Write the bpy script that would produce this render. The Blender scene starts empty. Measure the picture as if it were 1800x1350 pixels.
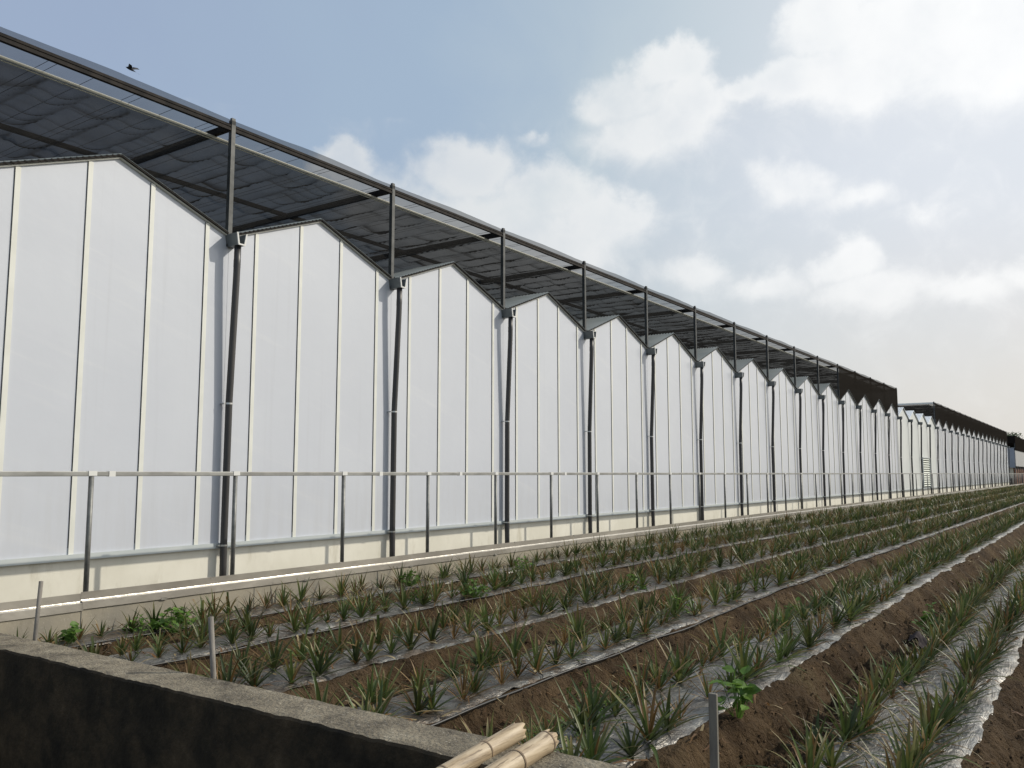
import bpy, math, random
import numpy as np
from mathutils import Vector, Matrix

R = math.radians
SC = bpy.context.scene
COL = SC.collection
rnd = random.Random(7)

# ------------------------------------------------------------------ camera
# world: +Y runs along the greenhouse wall, +X points away from it, z = 0 is eye height
F_PX, CX, CY, HOR, VPX = 1510., 900., 675., 832.5, 1948.
PITCH = math.atan((HOR - CY) / F_PX)
FE = math.hypot(F_PX, HOR - CY)
YAW = math.atan((VPX - CX) / FE)
cam = bpy.data.cameras.new('camera')
cam.sensor_width = 36.0
cam.lens = F_PX / 1800. * 36.
cam.clip_start = 0.05
cam.clip_end = 6000
camo = bpy.data.objects.new('camera', cam)
COL.objects.link(camo)
camo.location = (0, 0, 0)
camo.rotation_euler = (R(90) + PITCH, 0, YAW)
SC.camera = camo
FWH = np.array([-math.sin(YAW), math.cos(YAW), 0.]); RT = np.array([math.cos(YAW), math.sin(YAW), 0.])
FW = FWH * math.cos(PITCH) + np.array([0, 0, math.sin(PITCH)])
UP = np.array([0, 0, math.cos(PITCH)]) - FWH * math.sin(PITCH)


def azel(px, py):
    d = FW * F_PX + RT * (px - CX) - UP * (py - CY)
    d = d / np.linalg.norm(d)
    return math.atan2(d[0], d[1]), math.asin(d[2])


def proj(P):
    a = P @ FW
    return CX + F_PX * (P @ RT) / a, CY - F_PX * (P @ UP) / a, a


# ------------------------------------------------------------------ sun and sky
SUN_TO = Vector((1.0, 0.97, 0.96)).normalized()
SUN_EL = math.asin(SUN_TO.z)
SUN_AZ = math.atan2(SUN_TO.x, SUN_TO.y)
SUN_STRENGTH = 3.45
SKY_STRENGTH = 0.1
EXPOSURE = 0.0
sl = bpy.data.lights.new('sun', 'SUN')
sl.energy = SUN_STRENGTH
sl.angle = R(0.6)
sl.color = (1.0, 0.925, 0.79)
so = bpy.data.objects.new('sun', sl)
COL.objects.link(so)
so.rotation_euler = (-SUN_TO).to_track_quat('-Z', 'Y').to_euler()
so.location = (20, 20, 30)

W = bpy.data.worlds.new('World')
SC.world = W
W.use_nodes = True
wt = W.node_tree
wt.nodes.clear()


class NT:
    """small helper to write node trees as expressions"""
    def __init__(s, t): s.t = t

    def n(s, kind, **kw):
        nd = s.t.nodes.new(kind)
        for k, v in kw.items(): setattr(nd, k, v)
        return nd

    def put(s, sock, v):
        if v is None: return
        if hasattr(v, 'is_output') or isinstance(v, bpy.types.NodeSocket): s.t.links.new(v, sock)
        else:
            try: sock.default_value = v
            except TypeError: sock.default_value = tuple(v) + (1.0,)

    def m(s, op, a, b=None, c=None, clamp=False):
        nd = s.n('ShaderNodeMath', operation=op, use_clamp=clamp)
        s.put(nd.inputs[0], a); s.put(nd.inputs[1], b); s.put(nd.inputs[2], c)
        return nd.outputs[0]

    def v(s, op, a, b=None):
        nd = s.n('ShaderNodeVectorMath', operation=op)
        s.put(nd.inputs[0], a); s.put(nd.inputs[1], b)
        return nd.outputs[1] if op in ('LENGTH', 'DISTANCE', 'DOT_PRODUCT') else nd.outputs[0]

    def sm(s, x, a, b, lo=0., hi=1.):
        nd = s.n('ShaderNodeMapRange', interpolation_type='SMOOTHSTEP')
        s.put(nd.inputs[0], x); s.put(nd.inputs[1], a); s.put(nd.inputs[2], b); s.put(nd.inputs[3], lo); s.put(nd.inputs[4], hi)
        return nd.outputs[0]

    def lin(s, x, a, b, lo=0., hi=1.):
        nd = s.n('ShaderNodeMapRange')
        s.put(nd.inputs[0], x); s.put(nd.inputs[1], a); s.put(nd.inputs[2], b); s.put(nd.inputs[3], lo); s.put(nd.inputs[4], hi)
        return nd.outputs[0]

    def noise(s, vec, scale, detail=4., rough=.55, dist=0., color=False):
        nd = s.n('ShaderNodeTexNoise')
        s.put(nd.inputs['Vector'], vec); nd.inputs['Scale'].default_value = scale
        nd.inputs['Detail'].default_value = detail; nd.inputs['Roughness'].default_value = rough
        nd.inputs['Distortion'].default_value = dist
        return nd.outputs[1] if color else nd.outputs[0]

    def mix(s, f, a, b, mode='MIX'):
        nd = s.n('ShaderNodeMix', data_type='RGBA', blend_type=mode)
        s.put(nd.inputs[0], f); s.put(nd.inputs[6], a); s.put(nd.inputs[7], b)
        return nd.outputs[2]

    def comb(s, x, y, z=0.):
        nd = s.n('ShaderNodeCombineXYZ')
        s.put(nd.inputs[0], x); s.put(nd.inputs[1], y); s.put(nd.inputs[2], z)
        return nd.outputs[0]

    def ramp(s, x, stops):
        nd = s.n('ShaderNodeValToRGB')
        cr = nd.color_ramp
        while len(cr.elements) < len(stops): cr.elements.new(.5)
        for e, (p, c) in zip(cr.elements, stops):
            e.position = p; e.color = tuple(c) + (1.,)
        s.put(nd.inputs[0], x)
        return nd.outputs[0]


g = NT(wt)
tc = g.n('ShaderNodeTexCoord').outputs['Generated']
sp = g.n('ShaderNodeSeparateXYZ'); wt.links.new(tc, sp.inputs[0])
az = g.m('ARCTAN2', sp.outputs[0], sp.outputs[1])
el = g.m('ARCSINE', sp.outputs[2])
sky = g.n('ShaderNodeTexSky', sky_type='NISHITA')
sky.sun_disc = False
sky.sun_elevation = SUN_EL
sky.sun_rotation = SUN_AZ
sky.air_density = 1.0; sky.dust_density = 2.2; sky.ozone_density = 1.2
pos = g.comb(az, el)
w1 = g.v('SCALE', g.v('SUBTRACT', g.noise(pos, 9., 3., .5, color=True), (.5, .5, .5)), None)
w1.node.inputs[3].default_value = .075
w2 = g.v('SCALE', g.v('SUBTRACT', g.noise(pos, 34., 5., .62, color=True), (.5, .5, .5)), None)
w2.node.inputs[3].default_value = .034
wpos = g.v('ADD', g.v('ADD', pos, w1), w2)
# cumulus banks, each a heap of round heads, placed by compass bearing and height
CLOUDS = [
    (605, 300, 62, 52, 1.), (820, 305, 100, 80, 1.), (955, 340, 110, 80, 1.), (1060, 390, 100, 85, 1.), (890, 440, 250, 130, .95), (700, 380, 130, 90, .8),
    (1180, 118, 74, 62, 1.), (1110, 170, 100, 70, .9), (1215, 185, 80, 75, 1.), (1060, 185, 60, 50, .8), (1150, 235, 130, 80, .85),
    (1450, 50, 110, 90, 1.), (1600, 70, 210, 130, 1.1), (1390, 150, 100, 60, 1.), (1760, 90, 210, 150, 1.15), (1520, 140, 150, 90, 1.), (1300, 165, 60, 35, .8),
    (1395, 325, 95, 55, .62), (1510, 345, 100, 40, .48), (1640, 380, 80, 40, .36),
    (1225, 480, 95, 46, .66), (1490, 470, 70, 58, .80), (1550, 520, 120, 66, .70), (1350, 505, 120, 52, .58), (1690, 515, 130, 52, .58), (1790, 495, 70, 44, .5),
    (925, 240, 40, 22, .55),
    (2150, 120, 330, 190, 1.1), (2500, 380, 380, 160, 1.), (-350, 420, 330, 120, .8), (-900, 250, 330, 150, .9), (2900, 100, 380, 220, 1.),
]
dens = None
for (px, py, rx, ry, st) in CLOUDS:
    a0, e0 = azel(px, py)
    # angular size of a pixel shrinks towards the picture's sides
    qx = abs(azel(px + rx, py)[0] - a0); qy = abs(azel(px, py - ry)[1] - e0)
    d = g.v('LENGTH', g.v('MULTIPLY', g.v('SUBTRACT', wpos, (a0, e0, 0)), (1 / qx, 1 / qy, 0)))
    v = g.m('MULTIPLY', g.m('SUBTRACT', 1.18, d), g.sm(el, e0 - 1.5 * qy, e0 + .35 * qy, 0., st))
    dens = v if dens is None else g.m('SMOOTH_MAX', dens, v, .12)
fb = g.m('SUBTRACT', g.noise(pos, 22., 7., .6, .4), .5)
dens = g.m('ADD', dens, g.m('MULTIPLY', fb, .62))
mask = g.sm(dens, .0, .55)
body = g.sm(dens, .15, 1.1)
# soft thin veil of haze: thicker towards the horizon and towards the sun's side
veil = g.noise(pos, 5., 5., .55, .6)
ga, ge = azel(1800, 120)
gd = g.v('LENGTH', g.v('SUBTRACT', pos, (ga, ge, 0)))
glow = g.sm(gd, .54, .0)
# haze thickens round the compass towards the sun and a little towards the horizon
hz = g.lin(g.m('ABSOLUTE', g.m('SUBTRACT', az, SUN_AZ)), R(110), R(49))
hz = g.m('ADD', g.m('MULTIPLY', hz, .90), g.m('MULTIPLY', g.sm(el, R(26), R(2)), .14))
for (px, py, rx, ry, st) in ((1420, 270, 430, 190, .20), (960, 440, 330, 150, .24), (1640, 430, 330, 160, .08), (1150, 200, 200, 150, .14)):
    a0, e0 = azel(px, py)
    d = g.v('LENGTH', g.v('MULTIPLY', g.v('SUBTRACT', wpos, (a0, e0, 0)), (1 / abs(azel(px + rx, py)[0] - a0), 1 / abs(azel(px, py - ry)[1] - e0), 0)))
    hz = g.m('ADD', hz, g.sm(d, 1.1, .1, 0., st))
hz = g.m('ADD', hz, g.m('MULTIPLY', g.m('SUBTRACT', veil, .5), .30), clamp=True)
warm = g.ramp(hz, [(0., (.375, .470, .635)), (.35, (.415, .530, .665)), (.6, (.570, .655, .69)), (.8, (.68, .70, .695)), (1., (.735, .703, .660))])
cool = g.ramp(hz, [(0., (.375, .468, .632)), (.35, (.410, .525, .665)), (.6, (.55, .650, .715)), (.8, (.61, .680, .75)), (1., (.64, .705, .79))])
tint = g.v('SCALE', g.mix(g.sm(el, R(5), R(19)), warm, cool), None)
tint.node.inputs[3].default_value = 1. / SKY_STRENGTH
base = g.mix(.16, tint, sky.outputs[0])
base = g.mix(g.m('MULTIPLY', glow, .5), base, (9.5, 9.6, 9.8, 1))
ccol = g.mix(g.sm(az, R(-50), R(0)), (7.9, 8.0, 8.0, 1), (10.8, 10.8, 10.7, 1))
lowfade = g.sm(el, R(3), R(15), .35, 1.)
shade = g.noise(pos, 13., 4., .55)
mk = g.m('MULTIPLY', g.m('MULTIPLY', mask, lowfade), g.sm(shade, .22, .62, .5, .80))
mk = g.m('MULTIPLY', mk, g.lin(body, 0., 1., 1., .86))
full = g.mix(mk, base, ccol)
# extra glow added round the unseen sun, right of view, to fill the shadows
aur = g.sm(g.v('DOT_PRODUCT', tc, tuple(SUN_TO)), math.cos(R(43)), 1.)
full = g.mix(1., full, g.comb(g.m('MULTIPLY', aur, 8.), g.m('MULTIPLY', aur, 7.7), g.m('MULTIPLY', aur, 7.1)), 'ADD')
bg = g.n('ShaderNodeBackground'); wt.links.new(full, bg.inputs[0]); bg.inputs[1].default_value = SKY_STRENGTH
ow = g.n('ShaderNodeOutputWorld'); wt.links.new(bg.outputs[0], ow.inputs[0])

vs = SC.view_settings
vs.view_transform = 'Standard'; vs.look = 'None'; vs.gamma = 1; vs.exposure = EXPOSURE; vs.use_curve_mapping = False
SC.render.engine = 'CYCLES'
SC.cycles.use_denoising = True
SC.cycles.max_bounces = 7
SC.cycles.transparent_max_bounces = 24
SC.cycles.sample_clamp_indirect = 6


# ------------------------------------------------------------------ helpers
class MB:
    def __init__(s): s.v = []; s.f = []

    def add(s, vs, fs):
        o = len(s.v); s.v += [tuple(p) for p in vs]; s.f += [tuple(i + o for i in f) for f in fs]

    def box(s, x0, x1, y0, y1, z0, z1):
        s.add([(x0, y0, z0), (x1, y0, z0), (x1, y1, z0), (x0, y1, z0), (x0, y0, z1), (x1, y0, z1), (x1, y1, z1), (x0, y1, z1)],
              [(0, 3, 2, 1), (4, 5, 6, 7), (0, 1, 5, 4), (1, 2, 6, 5), (2, 3, 7, 6), (3, 0, 4, 7)])

    def bar(s, a, b, w, h=None, up=(0, 0, 1)):
        """square bar from a to b, w across, h along 'up'"""
        h = h or w
        a = Vector(a); b = Vector(b); d = (b - a).normalized(); u = Vector(up)
        if abs(d.dot(u)) > .99: u = Vector((0, 1, 0))
        sx = d.cross(u).normalized(); u = sx.cross(d).normalized()
        vs = []
        for p in (a, b):
            for (i, j) in ((-1, -1), (1, -1), (1, 1), (-1, 1)): vs.append(p + sx * w / 2 * i + u * h / 2 * j)
        s.add(vs, [(0, 1, 2, 3), (7, 6, 5, 4), (0, 4, 5, 1), (1, 5, 6, 2), (2, 6, 7, 3), (3, 7, 4, 0)])

    def tube(s, pts, rad, n=10, caps=True):
        pts = [Vector(p) for p in pts]
        rads = rad if isinstance(rad, (list, tuple)) else [rad] * len(pts)
        rings = []; vs = []; fs = []
        d0 = (pts[1] - pts[0]).normalized()
        u = Vector((0, 0, 1)) if abs(d0.z) < .9 else Vector((1, 0, 0))
        for i, p in enumerate(pts):
            d = (pts[min(i + 1, len(pts) - 1)] - pts[max(i - 1, 0)]).normalized()
            sx = d.cross(u).normalized(); uu = sx.cross(d).normalized()
            for k in range(n):
                t = 2 * math.pi * k / n
                vs.append(p + (sx * math.cos(t) + uu * math.sin(t)) * rads[i])
        for i in range(len(pts) - 1):
            for k in range(n):
                k2 = (k + 1) % n
                fs.append((i * n + k, i * n + k2, (i + 1) * n + k2, (i + 1) * n + k))
        if caps:
            fs.append(tuple(range(n - 1, -1, -1))); fs.append(tuple((len(pts) - 1) * n + k for k in range(n)))
        s.add(vs, fs)

    def prism(s, prof, axis, a, b):
        """closed 2-D profile swept along axis 'x' or 'y' from a to b"""
        n = len(prof)
        P = (lambda q, t: (t, q[0], q[1])) if axis == 'x' else (lambda q, t: (q[0], t, q[1]))
        vs = [P(q, a) for q in prof] + [P(q, b) for q in prof]
        fs = [tuple(range(n - 1, -1, -1)), tuple(range(n, 2 * n))] + [(i, (i + 1) % n, n + (i + 1) % n, n + i) for i in range(n)]
        s.add(vs, fs)

    def build(s, name, mat, parent=None, smooth=False, bevel=0.):
        me = bpy.data.meshes.new(name)
        me.from_pydata(s.v, [], s.f)
        me.update()
        return finish(name, me, mat, parent, smooth, bevel)


def finish(name, me, mat, parent=None, smooth=False, bevel=0.):
    if mat: me.materials.append(mat)
    me.polygons.foreach_set('use_smooth', [bool(smooth)] * len(me.polygons))
    o = bpy.data.objects.new(name, me)
    COL.objects.link(o)
    if parent is not None: o.parent = parent
    if bevel:
        b = o.modifiers.new('bevel', 'BEVEL'); b.width = bevel; b.segments = 2; b.limit_method = 'ANGLE'
    return o


def fast_mesh(name, V, Fq, mat, attr=None, smooth=False, parent=None):
    """V (n,3), Fq (m,4) int quads; attr (n,4) colour called leafcol"""
    me = bpy.data.meshes.new(name)
    V = np.asarray(V, np.float32); Fq = np.asarray(Fq, np.int32)
    me.vertices.add(len(V)); me.vertices.foreach_set('co', V.ravel())
    me.loops.add(Fq.size); me.loops.foreach_set('vertex_index', Fq.ravel())
    me.polygons.add(len(Fq)); me.polygons.foreach_set('loop_start', np.arange(0, Fq.size, 4, dtype=np.int32))
    me.update(calc_edges=True)
    if attr is not None:
        a = me.attributes.new('leafcol', 'FLOAT_COLOR', 'POINT')
        a.data.foreach_set('color', np.asarray(attr, np.float32).ravel())
    return finish(name, me, mat, parent, smooth)


def grid_faces(nr, nc):
    i = np.arange(nr - 1)[:, None] * nc + np.arange(nc - 1)[None, :]
    return np.stack([i, i + 1, i + nc + 1, i + nc], -1).reshape(-1, 4)


def tag(o, label, cat, group=None, kind=None):
    o['label'] = label; o['category'] = cat
    if group: o['group'] = group
    if kind: o['kind'] = kind
    return o


def thing(name, label, cat, loc=(0, 0, 0), group=None):
    o = bpy.data.objects.new(name, None)
    COL.objects.link(o)
    return tag(o, label, cat, group)


def struct(o):
    o['kind'] = 'structure'
    return o


def vnoise(x, y, seed=0):
    """value noise in numpy, -1..1"""
    xi = np.floor(x).astype(np.int64); yi = np.floor(y).astype(np.int64)
    fx = x - xi; fy = y - yi
    fx = fx * fx * (3 - 2 * fx); fy = fy * fy * (3 - 2 * fy)

    def h(a, b):
        n = (a * 374761393 + b * 668265263 + seed * 1442695041) & 0xffffffff
        n = ((n ^ (n >> 13)) * 1274126177) & 0xffffffff
        return ((n ^ (n >> 16)) & 0xffff) / 32767.5 - 1
    return (h(xi, yi) * (1 - fx) + h(xi + 1, yi) * fx) * (1 - fy) + (h(xi, yi + 1) * (1 - fx) + h(xi + 1, yi + 1) * fx) * fy


def fbm(x, y, o=4, seed=0, rough=.5):
    s = 0; a = 1; t = 0
    for i in range(o):
        s = s + a * vnoise(x * 2 ** i, y * 2 ** i, seed + i); t += a; a *= rough
    return s / t


def sstep(a, b, x):
    t = np.clip((x - a) / (b - a), 0, 1)
    return t * t * (3 - 2 * t)


# ------------------------------------------------------------------ materials
def new_mat(name):
    m = bpy.data.materials.new(name); m.use_nodes = True
    t = m.node_tree; t.nodes.clear()
    G = NT(t)
    out = G.n('ShaderNodeOutputMaterial')
    return m, G, out


def pbr(name, color, rough=.6, metal=0., spec=.5, bump=None, colnode=None):
    """color: rgb or function(G, objcoords) -> colour socket; bump: (scale, strength, detail[, distance])"""
    m, G, out = new_mat(name)
    b = G.n('ShaderNodeBsdfPrincipled')
    oc = G.n('ShaderNodeTexCoord').outputs['Object']
    c = color(G, oc) if callable(color) else tuple(color) + (1,)
    G.put(b.inputs['Base Color'], c)
    r = rough(G, oc) if callable(rough) else rough
    G.put(b.inputs['Roughness'], r)
    b.inputs['Metallic'].default_value = metal
    b.inputs['Specular IOR Level'].default_value = spec
    if bump:
        bn = G.n('ShaderNodeBump')
        bn.inputs['Strength'].default_value = bump[1]
        bn.inputs['Distance'].default_value = bump[3] if len(bump) > 3 else .01
        G.put(bn.inputs['Height'], G.noise(oc, bump[0], bump[2], .6))
        G.put(b.inputs['Normal'], bn.outputs[0])
    G.t.links.new(b.outputs[0], out.inputs[0])
    return m


def mottled(a, b, scale, detail=5., lo=.3, hi=.7, stretch=(1, 1, 1)):
    def f(G, oc):
        v = G.v('MULTIPLY', oc, stretch)
        return G.mix(G.sm(G.noise(v, scale, detail, .6), lo, hi), tuple(a) + (1,), tuple(b) + (1,))
    return f


def attr_col(G):
    at = G.n('ShaderNodeAttribute'); at.attribute_name = 'leafcol'
    return at.outputs['Color']


def panel_col(G, oc):
    c = mottled((.49, .515, .568), (.52, .545, .595), .7, 3.)(G, oc)
    # the row of sheets was not all of one batch: every sheet differs a little
    s = G.n('ShaderNodeSeparateXYZ'); G.t.links.new(oc, s.inputs[0])
    cell = G.m('FLOOR', G.m('MULTIPLY', G.m('SUBTRACT', s.outputs[1], .433), 1 / .807))
    wn = G.n('ShaderNodeTexWhiteNoise', noise_dimensions='1D'); G.put(wn.inputs['W'], cell)
    c = G.mix(G.m('MULTIPLY', wn.outputs[0], .35), c, (.468, .493, .552, 1))
    # faint slanting reflections painted as lighter streaks, then darker run-off streaks
    wv = G.noise(G.v('MULTIPLY', G.v('ADD', oc, G.comb(0, 0, G.m('MULTIPLY', s.outputs[1], .32))), (1, .35, 5.0)), 1.1, 5., .6)
    c = G.mix(G.m('MULTIPLY', G.sm(wv, .56, .74), .30), c, (.58, .595, .62, 1))
    vr = G.noise(G.v('MULTIPLY', oc, (1, 9., .22)), 1.2, 5., .6)
    c = G.mix(G.m('MULTIPLY', G.sm(vr, .55, .8), .22), c, (.405, .42, .455, 1))
    dirt_dark = G.m('MULTIPLY', G.sm(s.outputs[2], .6, -1.0), G.sm(G.noise(G.v('MULTIPLY', oc, (1, 6, .6)), 1.6, 5., .6), .35, .8))  # patchy darker tone that grows towards the foot of the sheets
    return G.mix(G.m('MULTIPLY', dirt_dark, .3), c, (.41, .41, .42, 1))


M = {}
M['panel'] = pbr('polycarbonate_sheet', panel_col, .42, spec=.35, bump=(3., .12, 3., .02))
pb_ = [n for n in M['panel'].node_tree.nodes if n.type == 'BSDF_PRINCIPLED'][0]
pb_.inputs['Coat Weight'].default_value = .55; pb_.inputs['Coat Roughness'].default_value = .16; pb_.inputs['Coat IOR'].default_value = 1.45
M['panel_plain'] = pbr('white_sheet', mottled((.54, .565, .56), (.59, .61, .60), .8), .4, spec=.5)
M['alu'] = pbr('painted_aluminium', mottled((.60, .605, .56), (.66, .665, .62), 3.), .45, spec=.4)
M['gap_shade'] = pbr('gap_shadow_strip', (.03, .03, .03), .8)
M['rail_grey'] = pbr('grey_bottom_rail', mottled((.40, .44, .45), (.46, .49, .49), 2.), .45)
M['dark_steel'] = pbr('dark_galvanised_steel', mottled((.03, .033, .033), (.07, .073, .073), 9.), .55, metal=.2)
M['gutter'] = pbr('gutter_metal', mottled((.11, .125, .13), (.17, .185, .185), 6.), .5, metal=.3)
M['gutter_edge'] = pbr('cut_gutter_edge', (.62, .62, .60), .6)
M['pipe'] = pbr('grey_plastic_pipe', mottled((.026, .026, .027), (.046, .043, .042), 4., stretch=(1, 1, .2)), .42)
M['clamp'] = pbr('stainless_clamp', (.6, .6, .58), .3, metal=.9)
M['beam'] = pbr('dark_brown_beam', mottled((.014, .013, .013), (.034, .029, .026), 7.), .75, spec=.15)
M['tube_white'] = pbr('pale_tube', (.62, .62, .56), .4, metal=.2)
M['galv'] = pbr('galvanised_rail', mottled((.20, .20, .19), (.30, .30, .285), 12., stretch=(1, .3, 1)), .55, metal=.3)
M['galv_dark'] = pbr('weathered_galvanised_post', mottled((.13, .135, .13), (.2, .2, .19), 14.), .5, metal=.4)
M['sleeve'] = pbr('white_coupling', (.62, .62, .60), .5)


def roof_col(G, oc): return mottled((.42, .46, .47), (.52, .56, .57), 1.3)(G, oc)


def make_roof(name, a, b, tr):
    m, G, out = new_mat(name)
    oc = G.n('ShaderNodeTexCoord').outputs['Object']
    c = mottled(a, b, 1.1)(G, oc)
    bs = G.n('ShaderNodeBsdfPrincipled'); G.put(bs.inputs['Base Color'], c); bs.inputs['Roughness'].default_value = .35
    tl = G.n('ShaderNodeBsdfTranslucent'); G.put(tl.inputs[0], c)
    mx = G.n('ShaderNodeMixShader'); mx.inputs[0].default_value = tr
    G.t.links.new(bs.outputs[0], mx.inputs[1]); G.t.links.new(tl.outputs[0], mx.inputs[2]); G.t.links.new(mx.outputs[0], out.inputs[0])
    return m


M['roof'] = make_roof('corrugated_roof_sheet', (.20, .23, .24), (.28, .31, .32), .25)
M['roof_white'] = make_roof('corrugated_white_sheet', (.70, .74, .78), (.78, .81, .83), .2)


def net_mat(name, cover, col, trans=.5, var=.08, scale=2.5, gather=0.):
    """knitted shade cloth: part open, part dark thread that also glows a little when lit from behind"""
    m, G, out = new_mat(name)
    oc = G.n('ShaderNodeTexCoord').outputs['Object']
    df = G.n('ShaderNodeBsdfDiffuse'); G.put(df.inputs[0], tuple(col) + (1,))
    tl = G.n('ShaderNodeBsdfTranslucent'); G.put(tl.inputs[0], tuple(col) + (1,))
    m1 = G.n('ShaderNodeMixShader'); m1.inputs[0].default_value = trans
    G.t.links.new(df.outputs[0], m1.inputs[1]); G.t.links.new(tl.outputs[0], m1.inputs[2])
    tp = G.n('ShaderNodeBsdfTransparent')
    m2 = G.n('ShaderNodeMixShader')
    f = G.m('ADD', cover, G.m('MULTIPLY', G.m('SUBTRACT', G.noise(oc, scale, 6., .65), .5), var), clamp=True)
    if gather:   # bunched cloth lets less light through
        at = G.n('ShaderNodeAttribute'); at.attribute_name = 'leafcol'
        sg = G.n('ShaderNodeSeparateColor'); G.t.links.new(at.outputs['Color'], sg.inputs[0])
        f = G.m('ADD', f, G.m('MULTIPLY', sg.outputs[0], gather), clamp=True)
    G.put(m2.inputs[0], f)
    G.t.links.new(tp.outputs[0], m2.inputs[1]); G.t.links.new(m1.outputs[0], m2.inputs[2])
    G.t.links.new(m2.outputs[0], out.inputs[0])
    return m


M['net'] = net_mat('black_shade_cloth', .62, (.036, .035, .034))
M['net_inner'] = net_mat('folded_black_shade_cloth', .80, (.056, .054, .051), trans=.6, var=.12, scale=3.5, gather=.20)
M['net_side'] = net_mat('brown_black_side_net', .93, (.034, .030, .026), var=.06)


def base_col(G, oc):
    c = mottled((.56, .54, .465), (.64, .62, .545), 1.2)(G, oc)
    st = G.sm(G.noise(G.v('MULTIPLY', oc, (1, 3.5, 1)), 1.4, 6., .65), .52, .78)
    return G.mix(G.m('MULTIPLY', st, .6), c, (.37, .34, .26, 1))


M['base'] = pbr('cream_plinth', base_col, .75, bump=(30., .15, 4., .004))


def conc_col(G, oc):
    c = mottled((.20, .183, .15), (.295, .262, .198), 1.1)(G, oc)
    st = G.sm(G.noise(G.v('MULTIPLY', oc, (1, 2.2, .7)), 2.1, 6., .65), .5, .72)
    c = G.mix(G.m('MULTIPLY', st, .6), c, (.14, .125, .095, 1))
    return G.mix(G.m('MULTIPLY', G.sm(G.noise(oc, 60., 3.), .6, .75), .35), c, (.48, .45, .39, 1))


M['concrete'] = pbr('retaining_concrete', conc_col, .85, bump=(26., .4, 6., .006))


def metal_rough(G, oc): return G.lin(G.noise(G.v('MULTIPLY', oc, (1, .35, 1)), 3., 5.), .3, .7, .24, .46)


M['flash'] = pbr('folded_stainless_sheet', mottled((.27, .25, .22), (.37, .345, .30), 1.6, stretch=(1, .4, 1)), metal_rough, metal=.5, spec=.35, bump=(2.2, .3, 4., .03))


M['crease'] = pbr('crease_glint_clip_steel', (.46, .445, .41), .34, metal=.85, bump=(5., .5, 5., .03))  # same flashing steel, bend's glint put into a brighter colour; clips use it too


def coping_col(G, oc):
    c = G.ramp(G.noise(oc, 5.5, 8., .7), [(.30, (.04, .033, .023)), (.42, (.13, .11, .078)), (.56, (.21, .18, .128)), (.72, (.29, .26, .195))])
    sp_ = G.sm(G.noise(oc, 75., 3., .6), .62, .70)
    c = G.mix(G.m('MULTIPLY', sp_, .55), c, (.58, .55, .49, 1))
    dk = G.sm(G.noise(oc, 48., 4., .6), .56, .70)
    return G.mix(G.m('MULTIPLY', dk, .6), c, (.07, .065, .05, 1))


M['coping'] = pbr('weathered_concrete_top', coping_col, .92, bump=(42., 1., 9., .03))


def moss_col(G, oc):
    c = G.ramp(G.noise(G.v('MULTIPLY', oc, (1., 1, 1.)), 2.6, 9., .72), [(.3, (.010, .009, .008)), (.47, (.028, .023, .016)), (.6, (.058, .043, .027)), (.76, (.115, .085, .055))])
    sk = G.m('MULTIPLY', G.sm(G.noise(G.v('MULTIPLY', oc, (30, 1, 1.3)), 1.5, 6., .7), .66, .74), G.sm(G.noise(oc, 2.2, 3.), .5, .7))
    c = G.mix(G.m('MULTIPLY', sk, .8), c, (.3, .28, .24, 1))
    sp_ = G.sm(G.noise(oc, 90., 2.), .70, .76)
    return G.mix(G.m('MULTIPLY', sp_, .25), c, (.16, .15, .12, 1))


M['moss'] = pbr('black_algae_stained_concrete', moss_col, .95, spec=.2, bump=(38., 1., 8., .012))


def soil_col(G, oc):
    c = G.ramp(G.noise(oc, 2.2, 9., .7), [(.3, (.020, .013, .007)), (.48, (.050, .032, .017)), (.7, (.105, .069, .036))])
    c = G.mix(G.m('MULTIPLY', G.sm(G.noise(oc, .55, 4.), .42, .68), .5), c, (.10, .069, .040, 1))
    c = G.mix(G.m('MULTIPLY', G.sm(G.noise(oc, 1.1, 5.), .56, .72), .35), c, (.05, .055, .03, 1))
    return G.mix(G.m('MULTIPLY', G.sm(G.noise(oc, 55., 3.), .62, .72), .4), c, (.2, .155, .105, 1))


M['soil'] = pbr('loose_brown_soil', soil_col, .97, spec=.15, bump=(38., 1., 9., .05))


M['crumb'] = pbr('soil_crumb', lambda G, oc: attr_col(G), .97, spec=.1)


def film_col(G, oc, lift=1., dirt_dark=.80):
    c = G.ramp(G.noise(G.v('MULTIPLY', oc, (1, .5, 1)), 3., 6., .6), [(.3, tuple(lift * q for q in (.085, .087, .087))), (.55, tuple(lift * q for q in (.155, .155, .148))), (.75, tuple(lift * q for q in (.25, .245, .230)))])
    d = G.sm(G.noise(G.v('MULTIPLY', oc, (1.4, 1, 1)), 3.6, 9., .74), .47, .60)
    d2 = G.sm(G.noise(oc, 1.1, 5., .6), .45, .62)
    d = G.m('ADD', d, G.m('MULTIPLY', d2, .45), clamp=True)
    return G.mix(G.m('MULTIPLY', d, dirt_dark), c, (.085, .062, .042, 1))


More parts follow.
